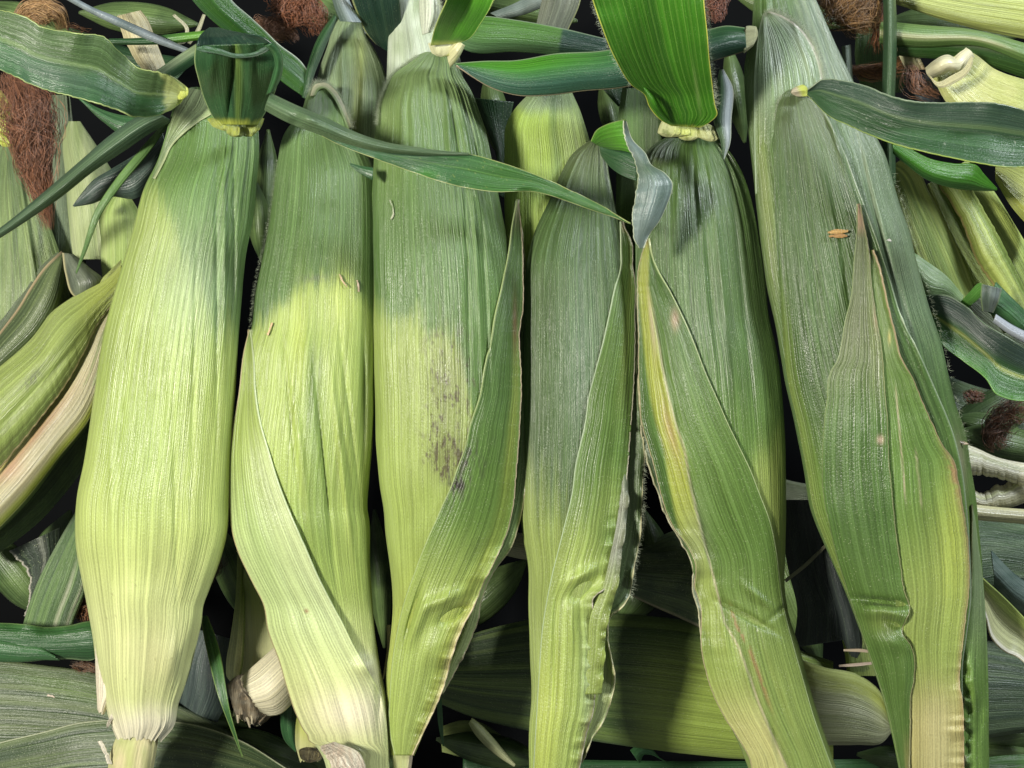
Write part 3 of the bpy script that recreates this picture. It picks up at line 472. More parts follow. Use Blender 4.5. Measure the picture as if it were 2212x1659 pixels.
# ================================================================== EAR 5
def c5(x, y, q, t):
    w_ = 36 * fbm(x * .03, y * .012, 43); c = mx(DG * .95, DG * 1.55, .5 + .8 * fbm(x * .05, y * .004, 9)); c = mx(c, MG, ss(700, 1050, y + w_)); c = mx(c, YG * .85, ss(880, 1000, y - np.interp(x, [1600, 1640, 1700], [120, 40, 0]) + w_) * ss(1590, 1640, x) * ss(1500, 1200, y))  # upper part extra dark for shade, yellow-green right side painted as lit
    c = mx(c, YG * .8, .7 * ss(1200, 1420, y)); return mx(c, C(.13, .14, .08), .5 * blob(x, y, 1400, 330, 40, 40))
L5 = [(1442, 298), (1415, 315), (1395, 345), (1380, 420), (1375, 520), (1376, 650), (1384, 780), (1394, 900), (1416, 1009), (1444, 1109), (1484, 1190), (1502, 1263), (1514, 1309), (1520, 1395), (1534, 1465), (1562, 1534), (1594, 1600), (1630, 1690)]
R5 = [(1545, 298), (1575, 330), (1597, 365), (1615, 410), (1630, 469), (1641, 538), (1652, 616), (1663, 693), (1674, 738), (1690, 860), (1696, 964), (1698, 1118), (1697, 1200), (1696, 1257), (1705, 1326), (1726, 1395), (1744, 1465), (1768, 1552), (1789, 1614), (1816, 1690)]
r, loc, inf = ear('E5', 'dark green ear with orange streaked husk and broad bright green leaf rising from its tip', L5, R5, [-.004, -.002, 0, -.002, 0], [(0, .5), (.15, .65), (.8, .62), (1, .6)], c5, group=G,
    dents=[cr(1515, 420, 5, 130, .0016, -.1), cr(1500, 400, 5, 110, -.0014, -.05), cr(1550, 520, 6, 220, .0014, -.1), cr(1530, 560, 5, 220, -.0014, -.1), cr(1600, 600, 6, 260, -.001, -.1), cr(1470, 380, 6, 100, .0012, .1), cr(1720, 1290, 60, 6, -.003, -.7), cr(1680, 1500, 8, 140, -.0014, -.35)])
def c5f(x, y, q, t):
    fold = np.interp(y, [530, 616, 703, 790, 860, 922, 974, 1040, 1116, 1170, 1250, 1347, 1395, 1458, 1520, 1586, 1659], [1405, 1403, 1417, 1431, 1445, 1462, 1479, 1490, 1507, 1521, 1542, 1566, 1594, 1618, 1639, 1667, 1700])
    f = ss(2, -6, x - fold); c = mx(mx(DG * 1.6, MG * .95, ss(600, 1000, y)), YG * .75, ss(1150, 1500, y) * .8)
    left = mx(YEL * .62, YG * .95, ss(1000, 1300, y)); left = mx(left, C(.46, .34, .14), .75 * blob(x, y, 1448, 930, 10, 60, -.25)); left = mx(left, C(.5, .42, .28), .8 * blob(x, y, 1408, 700, 5, 70, -.1)); left = mx(left, C(.48, .48, .19), ss(1440, 1600, y)); dl = x - fold + np.interp(y, [530, 900, 1659], [20, 42, 60])
    left = mx(left, DG * 1.6, ss(6, -6, dl) * ss(1500, 1200, y)); c = mx(c, left, f); c = mx(c, C(.6, .52, .34), .8 * np.exp(-((x - fold) / 2.2) ** 2) * ss(600, 800, y))
    c = mx(c, C(.45, .30, .2), .8 * blob(x, y, 1458, 690, 9, 22)); c = mx(c, C(.28, .33, .22), .35 * blob(x, y, 1500, 1180, 30, 90) * 1); c = mx(c, BRN * 1.5, .7 * np.exp(-((x - fold - 22) / 4) ** 2) * ss(1290, 1340, y) * (vn(x * .2, y * .04, 7) > -.2) * ss(1560, 1480, y)); return mx(c, TAN, .7 * ss(545, 515, y))
F5L = [(1399, 515), (1388, 540), (1380, 570), (1376, 651), (1378, 721), (1380, 842), (1389, 929), (1400, 964), (1413, 1009), (1427, 1068), (1440, 1109), (1455, 1140), (1483, 1178), (1502, 1222), (1500, 1263), (1512, 1309), (1514, 1395), (1528, 1465), (1556, 1534), (1590, 1590), (1615, 1631), (1628, 1690)]
F5R = [(1401, 515), (1408, 550), (1420, 582), (1448, 630), (1476, 686), (1497, 734), (1524, 804), (1549, 860), (1573, 915), (1597, 964), (1622, 1016), (1642, 1068), (1663, 1123), (1676, 1180), (1684, 1240), (1694, 1310), (1715, 1395), (1735, 1465), (1760, 1552), (1782, 1614), (1810, 1690)]
fd = [(1405, 560), (1417, 703), (1431, 790), (1462, 922), (1490, 1040), (1521, 1170), (1566, 1347), (1618, 1458), (1667, 1586)]
sheet('husk_leaf', [(1376, 620), (1372, 720), (1377, 850), (1392, 970), (1415, 1050), (1434, 1105), (1470, 1170), (1496, 1225), (1494, 1268), (1508, 1320), (1515, 1400)], [(1400, 620), (1400, 720), (1400, 850), (1420, 970), (1440, 1050), (1470, 1120), (1500, 1170), (1530, 1240), (1535, 1270), (1545, 1320), (1550, 1400)], lambda x, y, q, t: mx(C(.14, .19, .12), C(.25, .26, .18), ss(.2, 0, q)), M_FLAP, r, loc, z=[-.006, 0, 0], arch=0, ruff=(.003, 0), rfreq=.15, n=160, m=16, margin=(C(.48, .46, .30), None), mw=.026, jagl=1.5)
sheet('husk_leaf', F5L, F5R, c5f, M_FLAP, r, loc, info=inf, off=.0014, edge=([(0, 0), (.4, .001), (.6, .003), (.8, .001), (1, 0)], .0006), ruff=([(0, 0), (.5, .001), (.62, .003), (.8, .001), (1, .0005)], 0), rfreq=.12, mode='y', n=340, m=70, margin=(C(.46, .40, .24), C(.42, .50, .24)), mw=.024, solid=.0006, jagl=1.2,
      dents=[cr(a + 6, b, 7, 60, -.0014, -.22) for a, b in fd] + [cr(a - 5, b, 6, 60, .0012, -.22) for a, b in fd] + [cr(1610, 1330, 60, 7, -.003, .5), cr(1640, 1290, 40, 8, .002, .7), cr(1515, 1260, 14, 24, -.003, 0), cr(1512, 1320, 9, 22, .002, 0)])
def c5l(x, y, q, t):
    c = mx(LB * .75, C(.070, .26, .015), .5 + fbm(q * 7, t * 1.2, 5)); c = mx(c, C(.025, .10, .01), .7 * np.exp(-((q - .52) / .05) ** 2)); c = mx(c, C(.22, .42, .07), .45 * np.exp(-(((q * 17 + .15 * vn(t * 3, 0 * q, 3)) % 1 - .5) / .09) ** 2)); c = mx(c, C(.30, .42, .14), .5 * blob(x, y, 1505, 190, 4, 50, -.15)); return mx(c, YEL * .8, ss(.955, 1, t + .02 * fbm(q * 12, t * 0, 3)))
sheet('leaf_blade', [(1262, -60), (1280, 0), (1297, 50), (1330, 130), (1365, 185), (1392, 205), (1402, 230), (1428, 260), (1450, 272)], [(1520, -60), (1521, 0), (1528, 70), (1533, 130), (1540, 190), (1546, 230), (1550, 246), (1534, 264), (1512, 276)], c5l, M_LEAF, r, loc, z=[.075, .066, .052, .034, .022], keel=[.004, .006, .006, .004], n=200, m=220, ruff=(.004, .002), rfreq=.06, margin=(C(.62, .66, .12), C(.66, .66, .14)), mw=.024, solid=.0003, pleat=.0003)
sheet('leaf_fold', [(1386, 186), (1398, 205), (1412, 235), (1438, 262)], [(1392, 184), (1416, 210), (1432, 238), (1448, 260)], const(LB * .9), M_LEAF, r, loc, z=[.040, .038, .028], arch=.002, n=50, m=14)
ccl = lambda x, y, q, t: mx(mx(C(.50, .52, .24), C(.24, .28, .10), ss(.1, .5, fbm(x * .12, y * .12, 8))), YEL, .8 * blob(x, y, 1482, 282, 26, 16))
tube('leaf_collar', [(1446, 252), (1438, 264), (1430, 284), (1428, 298)], [(1466, 264), (1482, 276), (1484, 288), (1470, 296)], .016, .35, ccl, M_STEM, r, loc, m=50, n=50, cap=.2, lump=.003)
tube('leaf_collar', [(1468, 272), (1470, 286), (1466, 304)], [(1512, 272), (1510, 288), (1508, 304)], .014, .35, ccl, M_STEM, r, loc, m=40, n=40, cap=.25, lump=.0025)
tube('leaf_collar', [(1500, 268), (1504, 284), (1512, 304)], [(1536, 264), (1543, 280), (1556, 308)], .015, .35, ccl, M_STEM, r, loc, m=50, n=50, cap=.2, lump=.003)
edge_fuzz(r, loc, [(1520, 0), (1528, 70), (1533, 130), (1545, 230)], z=[.062, .05, .036], n=350, length=.0022, out=(1, 0)); edge_fuzz(r, loc, [(1280, 0), (1297, 50), (1330, 130), (1365, 185)], z=[.064, .05, .036], n=250, length=.0016, out=(-1, .3))
sheet('leaf_blade', [(1554, 149), (1546, 194), (1541, 260), (1556, 306), (1562, 343)], [(1564, 150), (1584, 194), (1580, 260), (1577, 312), (1565, 344)], lambda x, y, q, t: mx(DB * 1.4, C(.34, .38, .40), ss(.35, .8, q)), M_LEAF, r, loc, z=[.0, .008, .016, .02], arch=.004, n=80, m=22, margin=(None, C(.6, .65, .55)), mw=.02)

# ================================================================== EAR 6
def c6(x, y, q, t):
    w_ = 30 * fbm(x * .03, y * .012, 53); c = mx(DG * 1.15, DG * 1.75, .5 + .8 * fbm(x * .05, y * .004, 19)); c = mx(c, YG * .75, .75 * blob(x, y, 1652, 420, 16, 260, -.1)); c = mx(c, C(.30, .36, .26), .55 * ss(1700, 1760, x) * ss(260, 120, y)); c = mx(c, C(.17, .23, .15), .6 * ss(.35, .7, q) * ss(900, 600, y)); c = mx(c, DG * 1.2, .5 * ss(1650, 1620, x))  # pale right shoulder: sheen painted in as husk colour
    c = mx(c, MG * .9, ss(800, 1100, y + w_)); c = mx(c, C(.40, .33, .24), .45 * blob(x, y, 2075, 1000, 12, 60, -.1)); return mx(c, MG * 1.25, ss(1300, 1600, y))  # greener below; the dark upper zone includes painted shade
L6 = [(1640, -80), (1629, 0), (1625, 69), (1611, 146), (1615, 243), (1622, 347), (1636, 486), (1652, 600), (1676, 703), (1697, 825), (1717, 912), (1738, 1016), (1756, 1110), (1776, 1163), (1804, 1229), (1830, 1288), (1858, 1361), (1886, 1437), (1910, 1510), (1931, 1597), (1950, 1690)]
R6 = [(1720, -80), (1761, 0), (1785, 52), (1810, 104), (1844, 174), (1872, 235), (1896, 295), (1914, 330), (1928, 375), (1948, 444), (1969, 503), (1983, 560), (2011, 669), (2035, 741), (2053, 818), (2067, 877), (2084, 929), (2096, 998), (2109, 1085), (2115, 1152), (2122, 1239), (2129, 1326), (2134, 1430), (2135, 1560), (2136, 1690)]
r, loc, inf = ear('E6', 'longest ear of corn, layered brown edged husks and a dark leaf pointing right', L6, R6, [.0, .003, .004, .003, 0], [(0, .5), (.2, .62), (.8, .6), (1, .55)], c6, group=G,
    dents=[cr(1850, 330, 5, 260, -.0016, -.28), cr(1870, 400, 5, 260, .0016, -.27), cr(1905, 520, 5, 260, -.0016, -.24), cr(1925, 560, 5, 260, .0018, -.24), cr(1950, 660, 4, 220, -.0014, -.24), cr(1975, 720, 6, 220, .0012, -.24), cr(1790, 250, 5, 160, .0012, -.3), cr(1740, 120, 5, 100, .001, -.35)])
def c6s(x, y, q, t):
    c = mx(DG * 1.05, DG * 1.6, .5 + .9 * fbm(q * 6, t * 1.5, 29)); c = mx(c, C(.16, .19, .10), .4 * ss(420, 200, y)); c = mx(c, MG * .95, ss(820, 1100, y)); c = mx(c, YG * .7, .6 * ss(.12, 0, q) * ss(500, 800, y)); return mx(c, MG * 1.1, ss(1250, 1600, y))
S6L = [(1722, 191), (1705, 195), (1688, 212), (1677, 243), (1672, 312), (1673, 417), (1680, 576), (1688, 680), (1702, 825), (1722, 912), (1742, 1016), (1760, 1110), (1780, 1163), (1807, 1229), (1833, 1288), (1861, 1361), (1889, 1437), (1913, 1510), (1934, 1597), (1953, 1690)]
S6R = [(1735, 190), (1752, 205), (1775, 235), (1798, 275), (1825, 330), (1845, 385), (1866, 440), (1895, 520), (1922, 600), (1950, 690), (1985, 760), (2025, 850), (2058, 930), (2076, 1000), (2090, 1110), (2096, 1200), (2098, 1288), (2090, 1361), (2080, 1437), (2080, 1510), (2082, 1597), (2084, 1690)]
sheet('husk_leaf', S6L, S6R, c6s, M_FLAP, r, loc, info=inf, off=[.0022, .0032, .0028, .0018], mode='y', n=340, m=70, edge=(0, .0012), margin=(None, C(.34, .42, .28)), mw=.026, solid=.0006, dents=[cr(1760, 600, 8, 220, -.001, -.1), cr(1800, 480, 5, 160, .001, -.2), cr(1830, 620, 6, 120, -.0012, -.15)])
def c6a(x, y, q, t):
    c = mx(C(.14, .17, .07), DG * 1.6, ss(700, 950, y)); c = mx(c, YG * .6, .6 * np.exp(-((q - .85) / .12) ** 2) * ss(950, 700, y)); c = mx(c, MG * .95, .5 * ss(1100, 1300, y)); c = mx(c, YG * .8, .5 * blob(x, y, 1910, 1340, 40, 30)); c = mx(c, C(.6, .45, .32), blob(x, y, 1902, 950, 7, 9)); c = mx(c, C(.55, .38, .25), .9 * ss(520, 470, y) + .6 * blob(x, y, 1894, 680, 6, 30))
    return mx(c, C(.46, .36, .16), .4 * ss(1560, 1660, y) * ss(.4, .8, q))
sheet('husk_leaf', [(1852, 440), (1851, 493), (1845, 560), (1838, 640), (1824, 700), (1816, 745), (1806, 783), (1795, 800), (1786, 860), (1778, 946), (1776, 1030), (1780, 1080), (1790, 1130), (1812, 1220), (1838, 1300), (1866, 1380), (1894, 1460), (1918, 1540), (1936, 1620), (1950, 1690)],
      [(1856, 440), (1866, 480), (1876, 530), (1884, 620), (1894, 686), (1905, 755), (1912, 842), (1918, 912), (1921, 998), (1928, 1068), (1936, 1152), (1946, 1222), (1956, 1284), (1966, 1312), (1950, 1368), (1968, 1395), (1975, 1465), (1968, 1500), (1966, 1569), (1963, 1690)], c6a, M_FLAP, r, loc, info=inf, off=.0066, mode='y', n=320, m=50, margin=(C(.26, .33, .14), C(.33, .32, .16)), mw=.015, solid=.0005, edge=(0, .0003), ruff=(0, .001), rfreq=.08, jagr=1.2, jagl=1,
      dents=[cr(1905, 1300, 60, 8, -.005, .12), cr(1905, 1325, 50, 14, .004, .12), cr(1930, 1345, 40, 10, -.003, .5), cr(1925, 1390, 40, 20, .002, .2), cr(1955, 1470, 8, 60, .0018, 0), cr(1900, 1450, 12, 80, -.0015, -.2)])
def c6b(x, y, q, t):
    c = mx(C(.15, .23, .05), MG * 1.05, ss(700, 900, y)); c = mx(c, MG * 1.4, .5 * ss(.6, 0, q)); c = mx(c, YG * .95, ss(1000, 1300, y + 150 * (q - .5))); c = mx(c, YEL * .85, .5 * blob(x, y, 2060, 1170, 32, 160)); c = mx(c, C(.42, .39, .15), ss(1400, 1580, y)); c = mx(c, C(.54, .50, .26), .5 * ss(1450, 1560, y) * np.exp(-((q - .6) / .3) ** 2))
    c = mx(c, C(.33, .14, .08), .85 * blob(x, y, 2062, 1010, 12, 70, -.2) * ss(-.35, .1, fbm(x * .1, y * .1, 8))); c = mx(c, C(.34, .24, .11), .6 * np.exp(-((1 - q) / .06) ** 2) * ss(900, 1000, y)); c = mx(c, MG * .7, .5 * np.exp(-(q / .1) ** 2) * ss(1200, 1300, y))
    c = mx(c, C(.60, .50, .33), .8 * np.exp(-((x - np.interp(y, [830, 1100], [1934, 1958])) / 1.6) ** 2) * ss(820, 860, y) * ss(1110, 1060, y)); c = mx(c, C(.60, .50, .33), .7 * np.exp(-((x - np.interp(y, [960, 1100], [1977, 1990])) / 1.6) ** 2) * ss(960, 990, y) * ss(1110, 1080, y))
    return mx(c, C(.6, .5, .15), .8 * blob(x, y, 1921, 730, 3, 14))
B6R = [(1884, 540), (1896, 570), (1914, 644), (1931, 714), (1948, 776), (1969, 811), (1997, 877), (2018, 922), (2039, 964), (2060, 992), (2070, 1033), (2082, 1102), (2092, 1170), (2095, 1229), (2094, 1277), (2088, 1326), (2082, 1378), (2076, 1430), (2073, 1472), (2080, 1517), (2082, 1569), (2084, 1690)]
sheet('husk_leaf', [(1880, 540), (1880, 620), (1888, 700), (1895, 780), (1900, 850), (1905, 920), (1905, 1000), (1905, 1100), (1920, 1200), (1935, 1300), (1930, 1380), (1945, 1470), (1945, 1570), (1945, 1690)], B6R, c6b, M_FLAP, r, loc, info=inf, off=.0052, mode='y', n=320, m=60, margin=(None, C(.42, .33, .18)), mw=.022, solid=.0006, edge=(0, .0015), ruff=(0, [(0, 0), (.5, .0004), (.75, .001), (.85, .003), (1, .003)]), rfreq=.2, jagr=1.5)
def c6c(x, y, q, t): return mx(mx(MG * .8, C(.22, .30, .14), ss(0, .4, q)), MG * 1.2, ss(1250, 1500, y))
sheet('husk_leaf', [(2098, 1090), (2098, 1130), (2097, 1180), (2097, 1230), (2094, 1300), (2086, 1360), (2078, 1430), (2074, 1472), (2082, 1517), (2083, 1569), (2085, 1690)], [(2101, 1090), (2108, 1130), (2114, 1180), (2121, 1230), (2127, 1300), (2131, 1360), (2134, 1430), (2135, 1472), (2136, 1517), (2136, 1569), (2137, 1690)], c6c, M_FLAP, r, loc, info=inf, off=.0018, mode='y', n=200, m=30, margin=(C(.42, .42, .24), None), mw=.04, edge=(-.002, -.003), ruff=([(0, 0), (.5, .0003), (.7, .003), (1, .004)], .001), rfreq=.24, dents=[cr(2105, 1480, 12, 60, .004, -.15), cr(2118, 1540, 8, 40, -.003, 0)] + [cr(2088, 1450 + i * 22, 9, 6, .0018 * (1 if i % 2 else -.8), 0) for i in range(10)])
def c6l(x, y, q, t):
    c = mx(C(.05, .10, .065), C(.035, .10, .035), ss(.3, .6, q)); c = mx(c, C(.18, .28, .12), .75 * np.exp(-((q - .40) / .03) ** 2)); return mx(c, C(.45, .5, .4), .7 * (vn(x * .35, y * .9, 15) > .475))
sheet('leaf_blade', [(1744, 192), (1780, 170), (1830, 175), (1870, 185), (1920, 205), (1970, 217), (2030, 221), (2100, 220), (2150, 222), (2195, 232), (2270, 262)], [(1746, 204), (1770, 230), (1790, 250), (1830, 270), (1880, 293), (1940, 315), (2000, 330), (2060, 343), (2120, 355), (2180, 362), (2270, 358)], c6l, M_LEAF, r, loc, z=[.024, .036, .044, .048, .050], keel=[.002, .006, .007, .004], n=200, m=40, ruff=(.004, .002), rfreq=.05, margin=(C(.3, .38, .25), C(.42, .55, .12)), mw=.013, jagl=1, jagr=1)
tube('leaf_collar', [(1705, 196), (1722, 186), (1742, 180)], [(1712, 206), (1728, 206), (1750, 206)], .021, .6, lambda x, y, q, t: mx(C(.5, .44, .3), YEL, ss(.3, .7, t)), M_STEM, r, loc, m=26, n=24, cap=.2, lump=.002)
edge_fuzz(r, loc, [(2084, 929), (2096, 998), (2035, 741), (1983, 560), (1928, 375)], info=inf, n=350, length=.0016, out=(1, 0)); edge_fuzz(r, loc, [(1848, 460), (1870, 500), (1900, 600), (1948, 730), (1990, 800)], info=inf, n=500, length=.0012, out=(.7, -.3))
sheet('husk_leaf', [(1648, 30), (1640, 60), (1632, 120), (1628, 260), (1632, 420)], [(1662, 24), (1690, 34), (1730, 62), (1762, 110), (1778, 180), (1740, 320)], lambda x, y, q, t: mx(mx(DG * 2.0, C(.34, .40, .30), .5 + .6 * fbm(q * 5, t, 7)), c6(x, y, q, t), ss(.3, .85, t)), M_HUSK, r, loc, info=inf, off=[.0010, .0008, .0004, -.0012], n=100, m=36, margin=(C(.3, .38, .25), C(.68, .66, .56)), mw=.055)
edge_fuzz(r, loc, [(1650, 36), (1662, 26), (1690, 34), (1730, 62), (1762, 110), (1778, 170)], info=inf, n=1600, length=.0020, out=(.3, -.7)); edge_fuzz(r, loc, [(1674, 260), (1688, 212), (1722, 191)], info=inf, n=500, length=.0013, out=(-.5, -.6))
# its second leaf: runs left behind the bright blade to a point beside ear 3
def c6m(x, y, q, t): return mx(LDK * 3.2, mx(LF * 1.6, LB, ss(1400, 1150, x)), ss(.75, .1, q)) * 1.0
sheet('leaf_blade', [(984, 139), (1050, 134), (1110, 133), (1200, 118), (1300, 112), (1400, 90), (1530, 66), (1570, 58), (1608, 62)], [(986, 142), (1020, 165), (1060, 188), (1120, 205), (1180, 205), (1260, 195), (1340, 188), (1450, 160), (1540, 130), (1612, 108)], c6m, M_LEAF, r, loc, z=[.020, .016, .012, .012, .010], keel=.0, arch=[.002, .006, .008], edge=(-.004, 0), n=220, m=32, margin=(C(.35, .48, .25), C(.38, .30, .2)), mw=.02)
tube('leaf_collar', [(1604, 60), (1618, 58), (1640, 62)], [(1600, 118), (1614, 108), (1634, 92)], .010, .6, const(C(.58, .58, .32)), M_STEM, r, loc, m=26, n=24, cap=.2, lump=.003)
# ================================================================== EARS HALF HIDDEN BEHIND THE ROW
def gen(a, b, seed, fx=.03, fy=.008, k=1.2): return lambda x, y, q, t: mx(a, b, np.clip(.5 + k * fbm(x * fx, y * fy, seed), 0, 1))
def c2b(x, y, q, t):
    c = mx(C(.15, .22, .09), C(.22, .30, .16), .5 + fbm(x * .06, y * .01, 4)); return mx(c, YEL * .6, .6 * blob(x, y, 772, 230, 14, 140, .05))
r, loc, inf = ear('E2b', 'green ear peeking out behind the rounded husk tip, capped by a dark bluish leaf', [(734, 42), (722, 62), (709, 101), (692, 146), (676, 220), (665, 330), (665, 560)], [(780, 42), (790, 73), (808, 104), (832, 160), (840, 230), (838, 330), (835, 560)], -.026, [.5, .6, .6], c2b, mode='y', mat=M_BACK, m=90, n=120, group=None,
    dents=[cr(740, 250, 5, 160, .0016, 0), cr(770, 250, 6, 160, -.0016, .05)])
sheet('leaf_blade', [(700, -60), (712, -20), (722, 15), (734, 46)], [(745, -60), (755, 0), (772, 34), (781, 48)], lambda x, y, q, t: mx(C(.10, .15, .13), C(.30, .36, .38), ss(.2, .7, q)), M_LEAF, r, loc, z=[-.01, -.012, -.012], arch=.004, n=60, m=24)  # pale bluish side: sheen painted into the leaf colour
sheet('leaf_blade', [(752, -40), (760, 0), (774, 36), (790, 70), (812, 96)], [(850, -40), (862, 0), (866, 40), (868, 90), (866, 130)], const(LDK * 1.3), M_LEAF, r, loc, z=[-.004, -.014, -.026], arch=.003, n=60, m=24, margin=(C(.35, .38, .16), None), mw=.03)
sheet('leaf_blade', [(722, 30), (690, 74), (666, 135), (652, 210)], [(730, 40), (700, 110), (680, 160), (664, 215)], lambda x, y, q, t: mx(LF, C(.10, .16, .11), ss(.4, .9, q)), M_LEAF, r, loc, z=-.012, arch=.003, n=70, m=18)
def c3b(x, y, q, t): return mx(C(.30, .38, .22), C(.48, .55, .42), np.clip(.5 + 1.2 * fbm(x * .05, y * .02, 6) , 0, 1))
r, loc, inf = ear('E3b', 'pale whitish green ear of corn rising out of the frame behind the dirt smudged ear', [(840, -80), (840, 0), (838, 80), (836, 160), (832, 260), (835, 420)], [(930, -80), (944, 0), (958, 50), (985, 110), (1000, 220), (1005, 420)], -.020, [.55, .6, .6], c3b, mat=M_BACK, m=90, n=120)
edge_fuzz(r, loc, [(944, 0), (950, 30), (930, 66)], z=.0, n=500, length=.0024, out=(1, 0))
sheet('husk_leaf', [(905, -60), (905, -20), (906, 30), (912, 75)], [(942, -60), (950, -10), (950, 30), (932, 70)], const(C(.55, .60, .48)), M_FLAP, r, loc, z=-.004, arch=.004, n=50, m=20)
def c4c(x, y, q, t):
    c = mx(C(.20, .28, .12), C(.30, .43, .07), ss(228, 262, y + 14 * fbm(x * .03, 0 * y, 3) + (x - 1180) ** 2 * .004)); c = mx(c, DG * 1.5, .65 * np.exp(-((q - .15) / .12) ** 2)); return mx(c, C(.28, .38, .16), .6 * ss(.1, .6, q))  # yellow-green under the arched edge is a painted lit area
r, loc, inf = ear('E4c', 'yellow green ear of corn with blunt rounded top in the gap behind the long leaf', [(1150, 198), (1114, 238), (1098, 271), (1094, 330), (1092, 400), (1095, 560), (1100, 700)], [(1238, 198), (1256, 238), (1268, 275), (1282, 330), (1290, 400), (1295, 560), (1290, 700)], -.024, [.5, .6, .6], c4c, mat=M_BACK, m=90, n=120)
r, loc, inf = ear('E4d', 'dim green ear of corn standing in the narrow gap beside the drooping grey leaf', [(1345, 190), (1338, 240), (1336, 330), (1332, 480), (1335, 700)], [(1420, 190), (1428, 240), (1432, 330), (1436, 480), (1430, 700)], -.034, [.5, .6, .6], gen(DG * 1.2, DG * 2, 5), mat=M_BACK, m=70, n=90)

# ================================================================== LEFT SIDE OF THE HEAP
def cle(x, y, q, t):
    c = mx(YG * .7, C(.34, .42, .13), .5 + fbm(q * 6, t * 2, 6)); c = mx(c, YEL * .65, .5 * ss(.35, .1, t)); c = mx(c, C(.08, .09, .06), .65 * blob(x, y, 70, 820, 30, 12, -.8) * (vn(x * .25, y * .25, 4) > -.05)); return mx(c, MG * .9, .7 * ss(.75, 1, q) * ss(.3, .5, t))
r, loc, inf = ear('LE1', 'yellow green ear slanting at left, its husk parted over a beige streaked inner husk', [(262, 560), (220, 602), (160, 640), (120, 668), (60, 738), (0, 790), (-80, 860)], [(262, 700), (240, 760), (215, 850), (190, 915), (130, 990), (60, 1085), (-60, 1200)], [-.030, -.034, -.04], [.55, .55, .5], cle, mode='arc', mat=M_BACK, m=90, n=130)
sheet('husk_leaf', [(262, 572), (230, 602), (180, 630), (130, 660), (70, 735), (20, 775), (-60, 840)], [(262, 640), (236, 668), (212, 700), (190, 745), (150, 820), (80, 915), (-40, 1060)], cle, M_FLAP, r, loc, z=[-.018, -.010, -.010], arch=[.004, .010, .012], n=140, m=50, margin=(None, C(.55, .48, .28)), mw=.05, jagr=3, dents=[cr(90, 780, 12, 140, .0016, .75), cr(60, 860, 8, 140, -.0014, .75)])
def clp(x, y, q, t):
    c = mx(C(.36, .33, .19), C(.48, .45, .28), .5 + 1.4 * fbm(q * 14, t * 2, 6)); c = mx(c, MG, .5 * (vn(q * 9, t * 1.5, 12) > .22)); c = mx(c, C(.36, .16, .10), .75 * blob(x, y, 60, 950, 16, 130, .72)); c = mx(c, C(.45, .26, .18), .6 * blob(x, y, 10, 1010, 40, 30)); return mx(c, YEL * .75, ss(.75, .95, q) + .6 * ss(.2, 0, q))
sheet('inner_husk', [(236, 668), (212, 700), (190, 745), (150, 820), (80, 915), (0, 1010), (-50, 1070)], [(246, 700), (236, 760), (222, 830), (196, 900), (130, 985), (60, 1075), (-50, 1190)], clp, M_FLAP, r, loc, z=[-.018, -.015, -.016], arch=[.002, .007, .008], n=140, m=50, margin=(None, C(.5, .52, .2)), mw=.03)
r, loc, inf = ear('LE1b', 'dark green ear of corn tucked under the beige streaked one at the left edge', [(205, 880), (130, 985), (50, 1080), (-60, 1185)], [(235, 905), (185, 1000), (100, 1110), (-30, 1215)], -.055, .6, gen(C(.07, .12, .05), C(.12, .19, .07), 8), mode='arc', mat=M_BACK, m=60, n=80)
def cle2(x, y, q, t): return mx(C(.08, .13, .04), C(.20, .28, .09), np.clip(.5 + 1.5 * fbm(x * .09, y * .006, 6), 0, 1))
r, loc, inf = ear('LE2', 'green ear at the left edge under the hanging brown silk, with small yellow collar', [(8, 300), (-20, 380), (-40, 520), (-50, 700), (-50, 860)], [(45, 300), (75, 400), (120, 520), (150, 640), (120, 860)], -.060, .6, cle2, mode='y', mat=M_BACK, m=80, n=110, dents=[cr(60, 500, 5, 180, .002, -.15)])
sheet('leaf_blade', [(-30, 262), (0, 285), (20, 305)], [(-20, 295), (5, 305), (22, 312)], const(YEL * .8), M_LEAF, r, loc, z=-.04, arch=.002, n=30, m=12)
tube('leaf_collar', [(-5, 290), (10, 285), (28, 296)], [(-5, 312), (12, 318), (40, 310)], -.046, .6, const(YEL), M_STEM, r, loc, m=20, n=20, cap=.2)
r, loc, inf = ear('LE0', 'small bright yellow green ear of corn cut by the left edge above the yellow collar', [(-20, 190), (-40, 230), (-40, 300)], [(-5, 190), (24, 230), (26, 290)], -.062, .6, const(YEL * .75), mat=M_BACK, m=40, n=40)
def cle3(x, y, q, t): return mx(C(.07, .10, .045), C(.15, .20, .08), np.clip(.5 + 1.5 * fbm(q * 14, t * .7, 16), 0, 1))
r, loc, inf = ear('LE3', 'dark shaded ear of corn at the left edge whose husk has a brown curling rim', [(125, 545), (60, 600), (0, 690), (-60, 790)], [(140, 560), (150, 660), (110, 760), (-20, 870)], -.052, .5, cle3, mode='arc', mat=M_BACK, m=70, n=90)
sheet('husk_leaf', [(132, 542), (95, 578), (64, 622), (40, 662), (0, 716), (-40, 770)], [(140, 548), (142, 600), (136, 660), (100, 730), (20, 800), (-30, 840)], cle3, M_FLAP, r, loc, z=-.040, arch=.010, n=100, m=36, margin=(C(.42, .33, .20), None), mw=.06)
def cle4(x, y, q, t): return mx(C(.28, .40, .09), C(.40, .50, .16), np.clip(.5 + 1.2 * fbm(q * 8, t, 11), 0, 1))
r, loc, inf = ear('LE4', 'short yellow green ear of corn showing just left of the plump pale one', [(240, 425), (220, 450), (216, 520), (222, 620)], [(280, 425), (300, 460), (306, 520), (300, 620)], -.050, .6, cle4, mat=M_BACK, m=60, n=70)
